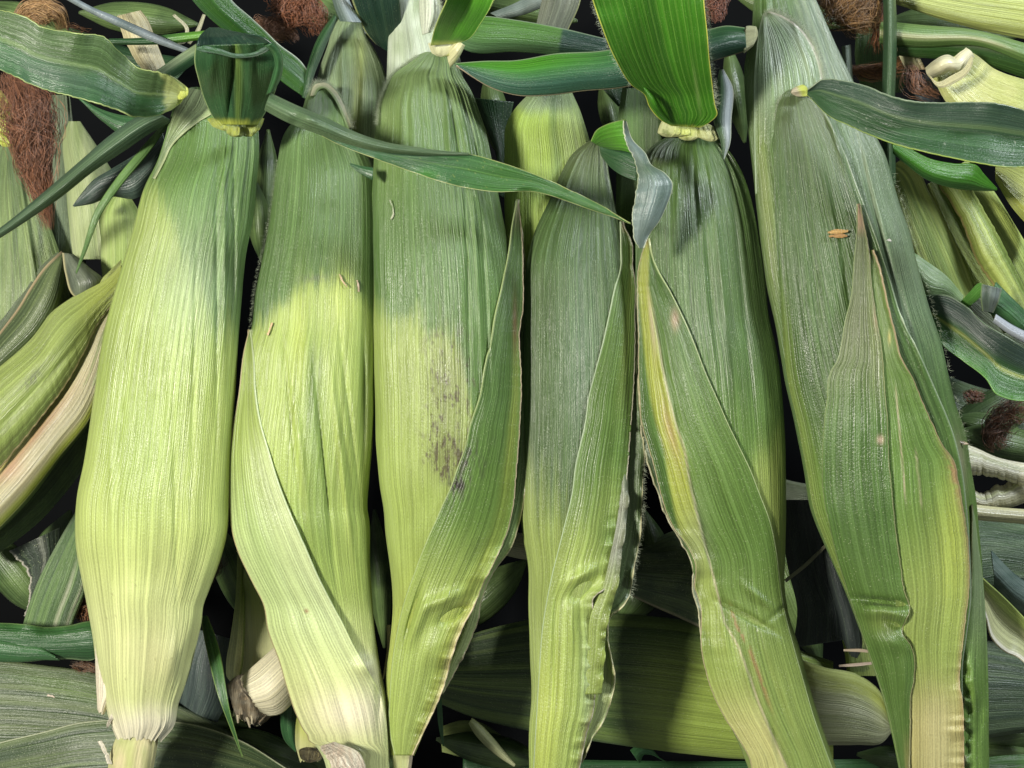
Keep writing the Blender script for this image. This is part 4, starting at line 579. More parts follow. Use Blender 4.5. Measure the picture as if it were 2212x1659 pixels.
r, loc, inf = ear('LE5', 'pale husked ear of corn behind the narrow dark leaves at upper left', [(150, 258), (135, 300), (140, 380), (160, 560)], [(175, 262), (215, 320), (260, 400), (290, 560)], -.068, .6, gen(C(.20, .27, .09), C(.36, .42, .20), 12, .08, .006), mat=M_BACK, m=70, n=90)
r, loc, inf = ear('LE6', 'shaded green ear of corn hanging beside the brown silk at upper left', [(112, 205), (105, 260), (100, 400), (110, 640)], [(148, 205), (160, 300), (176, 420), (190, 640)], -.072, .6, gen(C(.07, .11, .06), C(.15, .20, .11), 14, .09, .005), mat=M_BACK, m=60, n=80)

def loose(label, L, R, colf, z, cat='leaf', name='corn_leaf', group=None, **kw):
    kw.setdefault('n', 110); kw.setdefault('m', 28)
    mid = arc([((a[0] + b[0]) / 2, (a[1] + b[1]) / 2) for a, b in ((L[0], R[0]), (L[-1], R[-1]))], 3)[1]; z0 = z if np.isscalar(z) else float(np.mean(z))
    loc = tuple(W(np.array(mid[0]), np.array(mid[1]), np.array(z0))); mt = kw.pop('mat', M_LEAF)
    o = sheet(name, L, R, colf, mt, None, loc, z=z, **kw); tag(o, label, cat, group); return o
dk = lambda a=1., b=1.6, s=5: (lambda x, y, q, t: mx(LF * a, LF * b, np.clip(.5 + fbm(q * 8, t * 2, s), 0, 1)))
ME = (C(.20, .28, .12), C(.20, .28, .12))
loose('long narrow dark green leaf pointing to the lower left below the hanging wide leaf', [(330, 238), (300, 250), (240, 290), (170, 350), (100, 410), (0, 492), (-40, 520)], [(372, 262), (330, 285), (260, 332), (200, 372), (140, 420), (60, 476), (-40, 540)], lambda x, y, q, t: mx(C(.045, .085, .05), C(.10, .17, .09), np.exp(-((q - .35) / .2) ** 2)), [.006, .004, .006, .0], keel=-.004, arch=.002)
loose('thin curved green leaf strip hanging down beside the plump pale ear', [(355, 262), (300, 325), (248, 388), (205, 455), (178, 540), (163, 588)], [(366, 268), (318, 335), (265, 398), (222, 458), (186, 545), (166, 592)], gen(C(.07, .15, .04), C(.13, .24, .07), 4), [-.01, -.006, -.004, -.01], arch=.001, m=14)
loose('bluish dark leaf with a pointed end lying behind the thin curved strip', [(350, 285), (300, 328), (240, 365), (200, 390), (178, 415), (157, 444)], [(365, 330), (335, 390), (290, 430), (240, 425), (200, 440), (160, 447)], gen(C(.035, .06, .05), C(.07, .11, .09), 6), -.022, arch=.005, m=30)
loose('dark green leaf hanging below the wide leaf at upper left', [(165, 208), (205, 232), (250, 248), (320, 256)], [(175, 215), (225, 262), (270, 290), (340, 275)], dk(1, 1.8), -.004, arch=.003)
loose('small curled grey green leaf stub at left above the yellow green ear', [(134, 546), (140, 590), (160, 640), (170, 645)], [(158, 548), (196, 580), (222, 604), (200, 640)], gen(C(.09, .11, .08), C(.16, .19, .13), 4, .1, .02), -.030, arch=.006, n=60, margin=(C(.45, .42, .24), None), mw=.05)
loose('dark shaded leaf hanging between the two ears at left', [(150, 640), (130, 700), (90, 760)], [(215, 610), (200, 660), (150, 720)], dk(.6, 1.0), -.060, arch=.003)
loose('glossy grey blue blade crossing the top left corner', [(140, -20), (167, 0), (205, 20), (250, 38), (330, 73), (410, 108)], [(132, -10), (153, 2), (200, 28), (243, 49), (330, 88), (405, 114)], gen(C(.16, .21, .21), C(.34, .40, .44), 6), [.004, -.004, -.010], arch=.002, m=14)
loose('slender bright green blade over the broken beige husk', [(235, 86), (300, 84), (370, 76), (448, 68)], [(235, 94), (300, 95), (370, 92), (448, 82)], lambda x, y, q, t: mx(LF * 1.4, C(.12, .30, .04), ss(.4, .9, t)), -.012, arch=.002, m=14)
loose('folded grey green blade slanting up to the curled leaf', [(300, 178), (348, 148), (385, 122), (425, 96)], [(330, 198), (368, 170), (400, 150), (432, 128)], lambda x, y, q, t: mx(C(.22, .29, .16), LF, ss(.35, .6, q)), [.0, -.006], keel=-.003, m=20)
loose('broad dark green leaf running diagonally down from the top edge beside the curled leaf', [(470, -60), (500, 0), (542, 38), (576, 70), (600, 94), (651, 135), (668, 160)], [(380, -60), (417, 0), (486, 66), (531, 100), (570, 140), (610, 176), (655, 208)], lambda x, y, q, t: mx(mx(LB * .45, LF * 1.2, .5 + fbm(q * 8, t * 2, 3)), C(.35, .42, .42), .6 * ss(.1, 0, q)), [.012, .004, -.006, -.012], keel=-.003, n=160, m=40, margin=(C(.38, .44, .34), None), mw=.02)
def cbh(x, y, q, t): return mx(C(.50, .45, .26), C(.62, .58, .38), .5 + fbm(q * 10, t, 3))
loose('broken beige husk piece with a frayed upper end at upper left', [(253, 34), (262, 66), (280, 110), (314, 160)], [(304, 22), (318, 40), (338, 90), (364, 156)], cbh, -.030, cat='husk piece', name='husk_piece', mat=M_FLAP, arch=.004, n=90, m=30, jagl=2)
for k, (a, b) in enumerate([(((372, 33), (400, 66), (392, 90), (376, 94)), ((378, 30), (408, 64), (400, 92), (382, 98))), (((438, 30), (420, 70), (404, 92)), ((444, 32), (428, 74), (410, 96)))]):
    loose(['pale straw shred leaning left beside the curled leaf', 'pale straw shred leaning right beside the curled leaf'][k], list(a), list(b), const(C(.34, .34, .22)), -.030, cat='husk shred', name='husk_shred', mat=M_FLAP, n=30, m=6)
loose('dark leaf lying behind the brown silk at the top left edge', [(150, 60), (300, 110), (420, 130)], [(130, 150), (260, 200), (340, 220)], dk(.5, 1.), -.060, arch=.006)

# silk
SB0, SB1 = C(.15, .055, .025), C(.40, .22, .11)
silk('hanging mass of curly reddish brown silk tapering down at the left', [(20, 150, -.02), (55, 230, -.012), (75, 330, -.014), (92, 420, -.018), (104, 500, -.022)], [42, 58, 44, 24, 10], 420, C(.15, .06, .035), C(.40, .20, .12), wav=2.2)
silk('blond silk tuft curling over above the wide leaf at top left', [(58, 80, -.018), (48, 50, -.010), (80, 22, -.006), (118, 34, -.008), (136, 70, -.016)], [10, 22, 24, 24, 14], 330, C(.38, .22, .10), C(.62, .46, .24), wav=1.3, curl=.5)
silk('loose reddish silk strands drifting beside the blond tuft', [(120, 60, -.03), (170, 60, -.03), (200, 62, -.03)], [14, 16, 14], 16, SB0, SB1, wav=1.0)
silk('pinkish fuzzy silk clump near the top edge left of centre', [(545, 60, -.035), (585, 62, -.03), (625, 74, -.03), (640, 92, -.03)], [22, 20, 16, 10], 220, C(.38, .20, .13), C(.58, .36, .25), wav=2.)
silk('reddish brown silk tangle cut by the top edge beside the capped ear', [(600, -30, -.035), (640, 10, -.03), (670, 40, -.03), (680, 80, -.035)], [40, 44, 36, 20], 300, C(.20, .07, .035), C(.42, .19, .10), wav=2.2)
silk('dark russet silk hanging at the top edge right of the bright blade', [(1540, -40, -.03), (1545, 0, -.03), (1548, 50, -.03)], [20, 24, 14], 170, C(.16, .06, .04), C(.34, .15, .10), wav=2)
silk('bushy golden brown silk at the top edge right of the longest ear', [(1810, -40, -.03), (1840, 0, -.025), (1862, 40, -.025), (1880, 75, -.03)], [60, 66, 46, 26], 480, C(.20, .10, .035), C(.46, .30, .12), wav=1.6)
silk('thin russet silk strands trailing below the golden brown silk', [(1910, 0, -.03), (1900, 60, -.03), (1890, 120, -.035)], [12, 12, 20], 50, SB0, C(.42, .2, .08), wav=1.2)
silk('twisted rope of brown silk behind the vertical dark stem', [(1836, 150, -.045), (1870, 157, -.045), (1910, 150, -.045), (1960, 140, -.045)], [10, 14, 14, 18], 180, C(.22, .10, .04), C(.46, .26, .12), wav=1.)
silk('short brown silk strands lying on the grey wet leaf at upper right', [(1950, 150, -.035), (1985, 178, -.033), (2035, 208, -.033)], [22, 22, 12], 60, C(.14, .06, .04), C(.36, .2, .12), wav=1.2)
silk('dark russet silk tuft in the shaded gap by the right edge', [(2160, 975, -.07), (2150, 930, -.07), (2180, 890, -.065), (2240, 870, -.06)], [22, 26, 26, 30], 170, C(.15, .06, .03), C(.32, .14, .07), wav=2.)
silk('small red brown silk patch just right of the longest ear', [(2080, 858, -.06), (2105, 855, -.06), (2130, 858, -.06)], [12, 14, 8], 70, C(.2, .08, .04), C(.4, .18, .10), wav=1.5)
silk('red brown silk peeping out left of the torn white base', [(180, 1290, -.055), (176, 1320, -.055), (170, 1345, -.055)], [14, 20, 14], 110, C(.16, .07, .03), C(.35, .17, .07), wav=2)
silk('brown silk under the dark leaf left of the cut stalk base', [(150, 1436, -.06), (200, 1440, -.06), (260, 1425, -.06)], [10, 12, 10], 60, C(.12, .05, .02), C(.24, .12, .05), wav=2)
silk('faint dark silk strands in the gap between the two leftmost ears', [(480, 1200, -.05), (470, 1235, -.05), (450, 1275, -.05)], [14, 18, 14], 26, C(.08, .05, .03), C(.2, .14, .09), wav=1.5)

# ================================================================== BOTTOM LEFT
def cbl(x, y, q, t):
    c = mx(C(.035, .065, .025), C(.11, .15, .06), np.clip(.5 + 1.6 * fbm(q * 16, t * 1.5, 6), 0, 1)); return mx(c, C(.13, .22, .05), .5 * blob(x, y, 150, 1490, 140, 26, .3))
r, loc, inf = ear('BL', 'big dark green ribbed ear of corn lying across the bottom left corner', [(-60, 1418), (0, 1424), (100, 1436), (200, 1452), (300, 1484), (400, 1530), (500, 1585), (620, 1650), (700, 1700)], [(-60, 1800), (0, 1790), (100, 1780), (200, 1775), (300, 1770), (400, 1760), (500, 1750), (600, 1740), (690, 1720)], -.070, [.28, .24], cbl, mode='arc', mat=M_BACK, m=110, n=150, group=None)
sheet('husk_leaf', [(-60, 1622), (0, 1604), (100, 1580), (170, 1562), (230, 1556), (330, 1556), (420, 1566), (520, 1600), (620, 1660)], [(-60, 1780), (0, 1780), (100, 1780), (170, 1780), (230, 1780), (330, 1780), (420, 1780), (520, 1770), (620, 1740)], cbl, M_BACK, r, loc, z=[-.044, -.038, -.040, -.052], arch=[.004, .008, .004], n=150, m=50, margin=(C(.42, .46, .30), None), mw=.03, solid=.0006)
loose('dark green leaf with a wavy fold entering from the left edge near the bottom', [(-40, 1346), (0, 1347), (60, 1350), (100, 1356), (150, 1352), (200, 1344), (215, 1350)], [(-40, 1430), (0, 1425), (60, 1428), (95, 1424), (150, 1422), (200, 1424), (215, 1410)], lambda x, y, q, t: mx(LF * 1.2, C(.035, .12, .03), ss(.5, .2, q)), -.030, arch=.006, ruff=(.003, .003), rfreq=.1, margin=(C(.16, .28, .09), C(.25, .35, .18)), mw=.03)
loose('curled under edge of leaf beside the torn white base at bottom left', [(-40, 1374), (0, 1378), (50, 1388), (90, 1398), (110, 1415)], [(-40, 1430), (0, 1428), (50, 1428), (90, 1424), (130, 1424)], dk(1.3, 2.0), -.026, arch=.004, margin=(C(.25, .33, .2), None), mw=.04)
loose('narrow pointed dark green leaf hanging between the two leftmost ears', [(433, 1330), (440, 1375), (452, 1430), (470, 1500), (492, 1560), (510, 1605), (523, 1636)], [(448, 1330), (464, 1370), (480, 1430), (486, 1470), (498, 1540), (512, 1590), (524, 1636)], lambda x, y, q, t: mx(C(.035, .10, .03), C(.06, .16, .04), ss(.3, .8, q)), [-.030, -.012, -.004, -.008], arch=.002, keel=.002, margin=(C(.22, .34, .10), C(.22, .34, .10)), mw=.02, m=24)
def cst(x, y, q, t): return mx(C(.60, .60, .30), C(.70, .66, .50), ss(.3, .9, t))
r = empty('corn_stalk', tuple(W(np.array(550.), np.array(1450.), np.array(-.04))), 'broken pale stalk base with crumbling pulpy end between the first two ears', 'stalk base'); loc = tuple(r.location)
sheet('husk_leaf', [(513, 1190), (508, 1300), (497, 1380), (488, 1440), (490, 1462), (500, 1475)], [(530, 1190), (530, 1300), (528, 1390), (524, 1440), (520, 1462), (512, 1480)], lambda x, y, q, t: mx(YG * .8, C(.58, .60, .34), ss(.3, .8, t)), M_FLAP, r, loc, z=[-.050, -.036, -.030], arch=.004, n=90, m=24, margin=(None, C(.2, .28, .08)), mw=.05)
tube('core', [(528, 1230), (525, 1330), (524, 1450), (512, 1500), (505, 1545)], [(585, 1230), (610, 1330), (620, 1400), (600, 1500), (560, 1565)], -.042, .7, lambda x, y, q, t: mx(YG * .9, C(.58, .60, .30), ss(.1, .5, t)), M_STEM, r, loc, m=50, n=70, jag=8)
sheet('husk_leaf', [(640, 1360), (590, 1400), (545, 1440), (520, 1462)], [(680, 1460), (640, 1510), (600, 1545), (568, 1545)], const(C(.68, .64, .46)), M_FLAP, r, loc, z=[-.034, -.026, -.024], arch=.010, n=80, m=34, jag=8)
tube('pulp_end', [(500, 1466), (502, 1500), (508, 1540), (516, 1556)], [(528, 1452), (560, 1486), (600, 1500), (584, 1556)], -.026, .5, lambda x, y, q, t: mx(C(.55, .42, .24), C(.72, .62, .44), np.clip(.5 + 1.4 * fbm(x * .12, y * .12, 4), 0, 1)), M_CREAM, r, loc, m=60, n=50, lump=.006, jag=14, cap=.1)
for a, b in (((510, 1545), (512, 1562)), ((530, 1550), (538, 1572)), ((541, 1546), (543, 1564))):
    sheet('fibre', [(a[0], a[1]), (b[0], b[1])], [(a[0] + 6, a[1]), (b[0] + 3, b[1])], const(C(.66, .58, .40)), M_CREAM, r, loc, z=-.022, n=16, m=5, solid=.001)
def ccy(x, y, q, t): return mx(YEL * .8, C(.60, .60, .28), ss(.2, .9, t))
r = empty('curled_husk', tuple(W(np.array(665.), np.array(1600.), np.array(-.04))), 'rolled yellow husk end poking out at the bottom beside the glossy folded ear', 'husk piece'); loc = tuple(r.location)
tube('roll', [(650, 1520), (641, 1570), (640, 1610), (648, 1640)], [(700, 1540), (708, 1580), (706, 1620), (690, 1640)], -.042, .8, ccy, M_STEM, r, loc, m=44, n=60, jag=8)
tube('roll_end', [(644, 1610), (646, 1630), (654, 1648)], [(698, 1618), (698, 1632), (684, 1648)], -.030, .4, lambda x, y, q, t: mx(C(.35, .28, .10), C(.60, .52, .26), .5 + fbm(x * .2, y * .2, 3)), M_CREAM, r, loc, m=30, n=30, lump=.003, cap=.25)
loose('dark bluish leaf standing behind the rolled yellow husk', [(606, 1500), (605, 1560), (615, 1600), (638, 1625)], [(650, 1500), (648, 1550), (645, 1590), (642, 1620)], dk(1, 1.8), -.055, arch=.006)
loose('dull grey green leaf in the shade left of the broken stalk base', [(430, 1360), (405, 1420), (390, 1500), (380, 1540)], [(500, 1380), (500, 1440), (495, 1510), (470, 1560)], gen(C(.04, .06, .06), C(.07, .10, .09), 6, .1, .004), -.075, arch=.006)
r, loc, inf = ear('LB2', 'shaded green ear of corn with white streaks left of the plump ear base', [(166, 1100), (120, 1180), (80, 1260), (52, 1345), (40, 1400)], [(215, 1130), (200, 1200), (190, 1270), (160, 1350), (150, 1400)], -.052, .6, lambda x, y, q, t: mx(mx(C(.06, .12, .04), C(.14, .24, .07), np.clip(.5 + 1.4 * fbm(q * 9, t, 9), 0, 1)), C(.45, .48, .32), .8 * (np.exp(-((q - .25) / .07) ** 2) + np.exp(-((q - .7) / .06) ** 2)) * ss(.2, .6, t)), mode='arc', mat=M_BACK, m=70, n=80)
loose('dark folded leaf with a torn whitish edge at the left', [(20, 1190), (60, 1240), (62, 1290), (50, 1330)], [(130, 1140), (125, 1200), (90, 1260), (60, 1330)], lambda x, y, q, t: mx(C(.03, .045, .03), C(.30, .32, .26), .6 * np.exp(-((q - .6) / .06) ** 2)), -.066, arch=.006, mat=M_BACK, margin=(C(.4, .38, .32), None), mw=.05, jagl=6)

# ================================================================== BOTTOM MIDDLE
def cb1(x, y, q, t):
    c = mx(C(.035, .075, .018), C(.13, .20, .045), np.clip(.5 + 1.5 * fbm(q * 13, t * 1.4, 26), 0, 1)); return mx(c, C(.26, .35, .055), ss(1330, 1440, x) * ss(1340, 1470, y) * .9)  # left stays dark as in shadow, right end painted as lit
r, loc, inf = ear('B1', 'large green ear of corn lying crosswise underneath the upright row', [(935, 1400), (1020, 1370), (1140, 1340), (1300, 1325), (1420, 1330), (1520, 1345), (1640, 1380), (1800, 1430)], [(935, 1515), (1020, 1550), (1140, 1580), (1300, 1605), (1420, 1620), (1520, 1632), (1640, 1640), (1800, 1640)], -.072, [.5, .42], cb1, mode='arc', mat=M_BACK, m=120, n=200)
r, loc, inf = ear('B1b', 'dark ear with a pale rim in the gap left of the orange streaked husk', [(1270, 1180), (1370, 1190), (1460, 1150), (1560, 1190)], [(1270, 1300), (1370, 1290), (1450, 1325), (1530, 1360)], -.085, .4, gen(C(.04, .08, .03), C(.10, .15, .05), 6, .02, .05), mode='arc', mat=M_BACK, m=60, n=90)
sheet('husk_leaf', [(1330, 1200), (1420, 1195), (1500, 1190), (1560, 1230)], [(1362, 1285), (1410, 1308), (1460, 1330), (1520, 1358)], gen(C(.05, .09, .035), C(.12, .17, .06), 7, .03, .05), M_BACK, r, loc, z=-.066, arch=.006, n=80, m=30, margin=(None, C(.34, .30, .20)), mw=.06)
def cb2(x, y, q, t):
    c = mx(YEL * .62, C(.42, .48, .14), .5 + fbm(q * 8, t, 3)); return mx(c, mx(C(.24, .27, .11), C(.44, .46, .26), np.clip(.5 + 1.4 * fbm(q * 12, t * 2, 8), 0, 1)), ss(-.75, -.1, q + .1 * fbm(t * 4, q * 2, 5)))
r, loc, inf = ear('B2', 'pale yellow ear of corn with a rounded end between the two rightmost ears', [(1650, 1400), (1720, 1420), (1780, 1440), (1850, 1455), (1900, 1490), (1925, 1560)], [(1650, 1620), (1720, 1612), (1780, 1610), (1850, 1610), (1905, 1606), (1928, 1580)], -.055, .45, cb2, mode='arc', mat=M_BACK, m=90, n=110, cap=.0)
r, loc, inf = ear('B3', 'yellow striped ear of corn glimpsed beside the creased husk of the longest ear', [(1780, 1190), (1786, 1240), (1800, 1310), (1822, 1400), (1830, 1460)], [(1850, 1190), (1860, 1240), (1880, 1310), (1900, 1400), (1910, 1460)], -.060, .6, lambda x, y, q, t: mx(YG * .75, C(.10, .14, .04), .8 * (vn(y * .07, x * .02, 8) > .12)), mat=M_BACK, m=50, n=80)
r, loc, inf = ear('B4', 'cream and green ear of corn behind the gap right of the orange streaked husk', [(1600, 1000), (1720, 1040), (1860, 1050)], [(1600, 1120), (1720, 1122), (1860, 1140)], -.070, .5, gen(C(.10, .13, .06), C(.32, .34, .20), 5), mode='arc', mat=M_BACK, m=40, n=40)
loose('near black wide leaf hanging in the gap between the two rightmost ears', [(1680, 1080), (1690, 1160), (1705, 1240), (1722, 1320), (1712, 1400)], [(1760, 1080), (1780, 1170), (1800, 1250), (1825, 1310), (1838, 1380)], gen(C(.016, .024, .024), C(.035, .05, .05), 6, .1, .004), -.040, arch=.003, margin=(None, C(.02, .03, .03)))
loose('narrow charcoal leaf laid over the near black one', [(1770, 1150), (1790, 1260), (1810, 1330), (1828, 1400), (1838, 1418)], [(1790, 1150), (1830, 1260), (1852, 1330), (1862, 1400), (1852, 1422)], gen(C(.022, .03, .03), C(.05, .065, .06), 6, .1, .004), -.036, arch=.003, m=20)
loose('thin pale stalk thread crossing the near black leaf', [(1694, 1252), (1740, 1215), (1782, 1175)], [(1698, 1258), (1745, 1221), (1785, 1181)], const(C(.26, .26, .16)), -.032, cat='thread', name='stalk_thread', n=30, m=6)
loose('upper of two thin straw slivers on the pale yellow ear', [(1822, 1402), (1860, 1401), (1885, 1406)], [(1822, 1406), (1860, 1408), (1885, 1410)], const(C(.50, .42, .32)), -.028, cat='straw sliver', name='straw_sliver', n=20, m=5)
loose('lower of two thin straw slivers on the pale yellow ear', [(1812, 1436), (1850, 1432), (1885, 1429)], [(1812, 1440), (1850, 1439), (1885, 1435)], const(C(.50, .42, .36)), -.028, cat='straw sliver', name='straw_sliver', n=20, m=5)
loose('pale seed shaped leaf tip slanting down near the bottom edge left of centre', [(1018, 1552), (1032, 1562), (1060, 1590), (1085, 1620), (1112, 1652)], [(1014, 1562), (1024, 1580), (1050, 1610), (1085, 1638), (1112, 1655)], lambda x, y, q, t: mx(C(.40, .45, .20), C(.48, .50, .30), t), -.058, arch=.003, n=60, m=16)
r, loc, inf = ear('B5', 'small yellow green ear of corn at the bottom edge beneath the seed shaped leaf tip', [(950, 1570), (1000, 1555), (1040, 1560), (1085, 1590)], [(955, 1625), (1000, 1635), (1050, 1632), (1090, 1615)], -.088, .6, gen(C(.16, .24, .06), C(.34, .42, .12), 5), mode='arc', mat=M_BACK, m=50, n=50)
loose('thin dark spear shaped leaf tip pointing down near the bottom edge', [(944, 1510), (946, 1560), (956, 1612)], [(954, 1510), (957, 1565), (959, 1612)], dk(1.6, 2.2), -.040, m=8, n=40)
loose('small pale husk sliver in the gap between the second and third ears', [(835, 1350), (836, 1390), (826, 1466)], [(844, 1350), (846, 1392), (829, 1468)], const(C(.5, .46, .24)), -.018, cat='husk shred', name='husk_shred', mat=M_FLAP, m=8, n=40)
loose('curled dark leaf scrap on the dark floor at the bottom edge', [(1362, 1622), (1380, 1610), (1400, 1612), (1412, 1630)], [(1380, 1648), (1392, 1628), (1402, 1628), (1440, 1645)], dk(2, 3), -.078, arch=.004, n=40, m=14)
loose('dark leaf strip lying along the bottom edge below the crosswise ear', [(1000, 1640), (1200, 1642), (1500, 1646), (1900, 1640)], [(1000, 1690), (1200, 1692), (1500, 1692), (1900, 1690)], dk(1, 1.6), -.10, arch=.003)
loose('pale cream husk strip behind the wavy edge of the slender ear', [(1060, 1140), (1100, 1150), (1150, 1155)], [(1060, 1185), (1100, 1200), (1150, 1210)], const(C(.40, .40, .24)), -.060, cat='husk piece', name='husk_piece', mat=M_FLAP, arch=.004, n=40, m=16)

# ================================================================== RIGHT SIDE OF THE HEAP
def cr1(x, y, q, t): return mx(C(.38, .44, .10), C(.52, .60, .20), np.clip(.5 + 1.3 * fbm(q * 7, t * 2, 6), 0, 1))
r, loc, inf = ear('R1', 'yellow green ear of corn lying level in the top right corner', [(1900, -90), (2050, -90), (2260, -80)], [(1935, 12), (2050, 48), (2260, 92)], -.045, .5, cr1, mode='arc', mat=M_BACK, m=80, n=100)
loose('pale edged green leaf below the level ear at top right', [(1900, 46), (1990, 56), (2100, 66), (2230, 100)], [(1900, 92), (1990, 100), (2100, 96), (2230, 140)], lambda x, y, q, t: mx(C(.12, .22, .06), C(.46, .46, .26), .8 * np.exp(-((q - .55) / .12) ** 2) * ss(.95, .7, t)), -.030, arch=.005)
loose('long dark green leaf behind the pale cut husk at top right', [(1935, 86), (2000, 84), (2080, 88), (2230, 108)], [(1940, 118), (2000, 124), (2080, 128), (2230, 172)], lambda x, y, q, t: mx(C(.22, .30, .18), C(.035, .10, .02), ss(.15, .5, q)), -.034, arch=.004, keel=-.002)
r, loc, inf = ear('R1b', 'shaded green ear of corn behind the brown silk rope at upper right', [(1850, 60), (1845, 120), (1860, 200)], [(1960, 60), (1965, 120), (1950, 200)], -.08, .5, gen(C(.06, .14, .03), C(.13, .24, .06), 5), mat=M_BACK, m=50, n=50)
r = empty('stalk_end', tuple(W(np.array(1975.), np.array(130.), np.array(-.04))), 'pale stalk stub wrapped with brown silk at upper right', 'stalk stub'); loc = tuple(r.location)
tube('core', [(1938, 92), (1945, 120), (1960, 152)], [(1956, 78), (1975, 105), (2000, 150)], -.040, .8, lambda x, y, q, t: mx(C(.62, .62, .34), C(.40, .28, .12), ss(.6, 1, t)), M_STEM, r, loc, m=36, n=40, lump=.002)
loose('wet grey blue leaf between the stalk stub and the cut husk', [(1955, 165), (1960, 190), (1975, 215), (1990, 222)], [(2000, 160), (2020, 180), (2035, 205), (2030, 222)], lambda x, y, q, t: mx(C(.05, .06, .07), C(.26, .29, .36), .8 * blob(x, y, 1990, 190, 20, 16)), -.042, arch=.004, n=60)
r = empty('cut_husk', tuple(W(np.array(2120.), np.array(170.), np.array(-.03))), 'pale yellow cut husk base with an open folded rim at upper right', 'husk piece'); loc = tuple(r.location)
ccut = lambda x, y, q, t: mx(mx(C(.48, .52, .16), C(.56, .58, .22), .5 + fbm(x * .05, y * .05, 3)), YG * .9, ss(.75, 1, t))
tube('husk', [(2072, 116), (2086, 108), (2100, 112), (2150, 148), (2240, 178)], [(2002, 152), (2020, 180), (2036, 210), (2080, 260), (2240, 330)], -.030, .42, ccut, M_STEM, r, loc, m=60, n=80)
sheet('husk_fold', [(2003, 150), (2020, 136), (2046, 124), (2062, 130), (2070, 122), (2088, 108)], [(2010, 165), (2030, 158), (2050, 150), (2068, 152), (2082, 142), (2100, 120)], const(C(.68, .64, .42)), M_STEM, r, loc, z=[-.022, -.014, -.018, -.022], arch=.006, n=80, m=20, solid=.0012, ruff=(.004, 0), rfreq=.2)
tube('inner_rim', [(2004, 156), (2025, 176), (2055, 162), (2082, 146), (2096, 118)], [(2008, 170), (2030, 190), (2065, 178), (2092, 158), (2106, 124)], -.012, .5, const(C(.66, .62, .34)), M_STEM, r, loc, m=20, n=60, cap=.1)
loose('upright dark green leaf stem dividing the upper right corner', [(1905, -50), (1908, 40), (1907, 120), (1905, 230), (1908, 400)], [(1932, -50), (1937, 40), (1937, 120), (1933, 230), (1936, 400)], lambda x, y, q, t: mx(C(.04, .09, .04), C(.10, .17, .07), .7 * np.exp(-((q - .55) / .12) ** 2)), -.022, arch=.006, m=24)
loose('narrow grey blade behind the fuzzy ear at top right', [(1818, 100), (1822, 150), (1828, 220)], [(1838, 96), (1842, 160), (1850, 230)], gen(C(.10, .14, .09), C(.22, .28, .22), 5), -.03, arch=.003, m=14)
loose('bright green leaf with a nicked end under the dark leaf pointing right', [(1925, 300), (1960, 320), (2010, 345), (2060, 355), (2110, 360), (2122, 375), (2152, 408)], [(1930, 330), (1960, 355), (2000, 385), (2060, 405), (2110, 410), (2135, 411), (2152, 410)], lambda x, y, q, t: mx(LB * .8, C(.03, .10, .02), ss(.5, .9, q)), [-.006, -.012, -.02], arch=.004, m=30)
def cr3(x, y, q, t): return mx(C(.20, .29, .05), C(.48, .58, .13), np.clip(.5 + 1.5 * fbm(q * 7, t * 1.5, 36), 0, 1))
r, loc, inf = ear('R3', 'olive green ear of corn slanting behind the right side of the longest ear', [(1945, 345), (1965, 350), (2010, 420), (2060, 520), (2110, 640)], [(1900, 380), (1925, 440), (1950, 520), (1990, 640), (2020, 720)], -.060, .55, cr3, mode='arc', mat=M_BACK, m=70, n=100)
r, loc, inf = ear('R4', 'mottled yellow green ear of corn in the middle of the right background', [(2090, 345), (2140, 400), (2190, 480), (2240, 570), (2280, 680)], [(2000, 400), (2030, 480), (2070, 560), (2130, 660), (2170, 720)], -.070, .5, cr3, mode='arc', mat=M_BACK, m=80, n=100, dents=[cr(2120, 520, 8, 120, .003, -.6)])
sheet('husk_leaf', [(2082, 380), (2110, 430), (2150, 500), (2200, 600), (2240, 680)], [(2030, 400), (2075, 470), (2110, 560), (2150, 620), (2200, 710)], lambda x, y, q, t: cr3(x, y, q, t) * .7, M_BACK, r, loc, z=[-.056, -.052, -.052], arch=.006, n=90, m=30, margin=(None, C(.45, .36, .14)), mw=.05, jagr=3, jagl=2)
r, loc, inf = ear('R5', 'bright yellow ear of corn at the right edge under the dark leaf pointing right', [(2150, 340), (2190, 340), (2260, 370)], [(2150, 390), (2180, 440), (2250, 520)], -.052, .5, gen(YEL * .6, C(.50, .56, .14), 7), mode='arc', mat=M_BACK, m=60, n=60)
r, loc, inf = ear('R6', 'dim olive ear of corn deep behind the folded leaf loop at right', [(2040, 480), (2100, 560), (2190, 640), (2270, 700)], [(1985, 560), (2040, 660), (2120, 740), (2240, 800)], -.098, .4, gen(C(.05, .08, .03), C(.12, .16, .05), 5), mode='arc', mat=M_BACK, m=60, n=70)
loose('light green blade slipping behind the longest ear at right', [(1970, 545), (1995, 562), (2040, 595), (2080, 640)], [(1980, 600), (2005, 640), (2040, 640), (2075, 662)], gen(C(.16, .28, .10), C(.26, .38, .18), 5, .05, .05), -.024, arch=.003, m=24)
def crb(x, y, q, t):
    c = mx(C(.03, .055, .045), C(.035, .12, .02), ss(.3, .6, q)); c = mx(c, YEL * .5, .85 * np.exp(-((q - .56) / .04) ** 2)); return mx(c, C(.06, .22, .02), .6 * ss(.8, 1, q))
loose('broad dark leaf with a yellow midrib hanging to the right edge', [(1998, 638), (2040, 636), (2080, 655), (2130, 700), (2180, 730), (2240, 770)], [(2010, 700), (2035, 745), (2080, 780), (2130, 820), (2152, 852), (2175, 862), (2240, 868)], crb, [-.012, -.006, .0, .0], keel=.006, n=150, m=40, ruff=(.002, .003), rfreq=.06, margin=(C(.14, .20, .12), C(.16, .34, .08)), mw=.02)
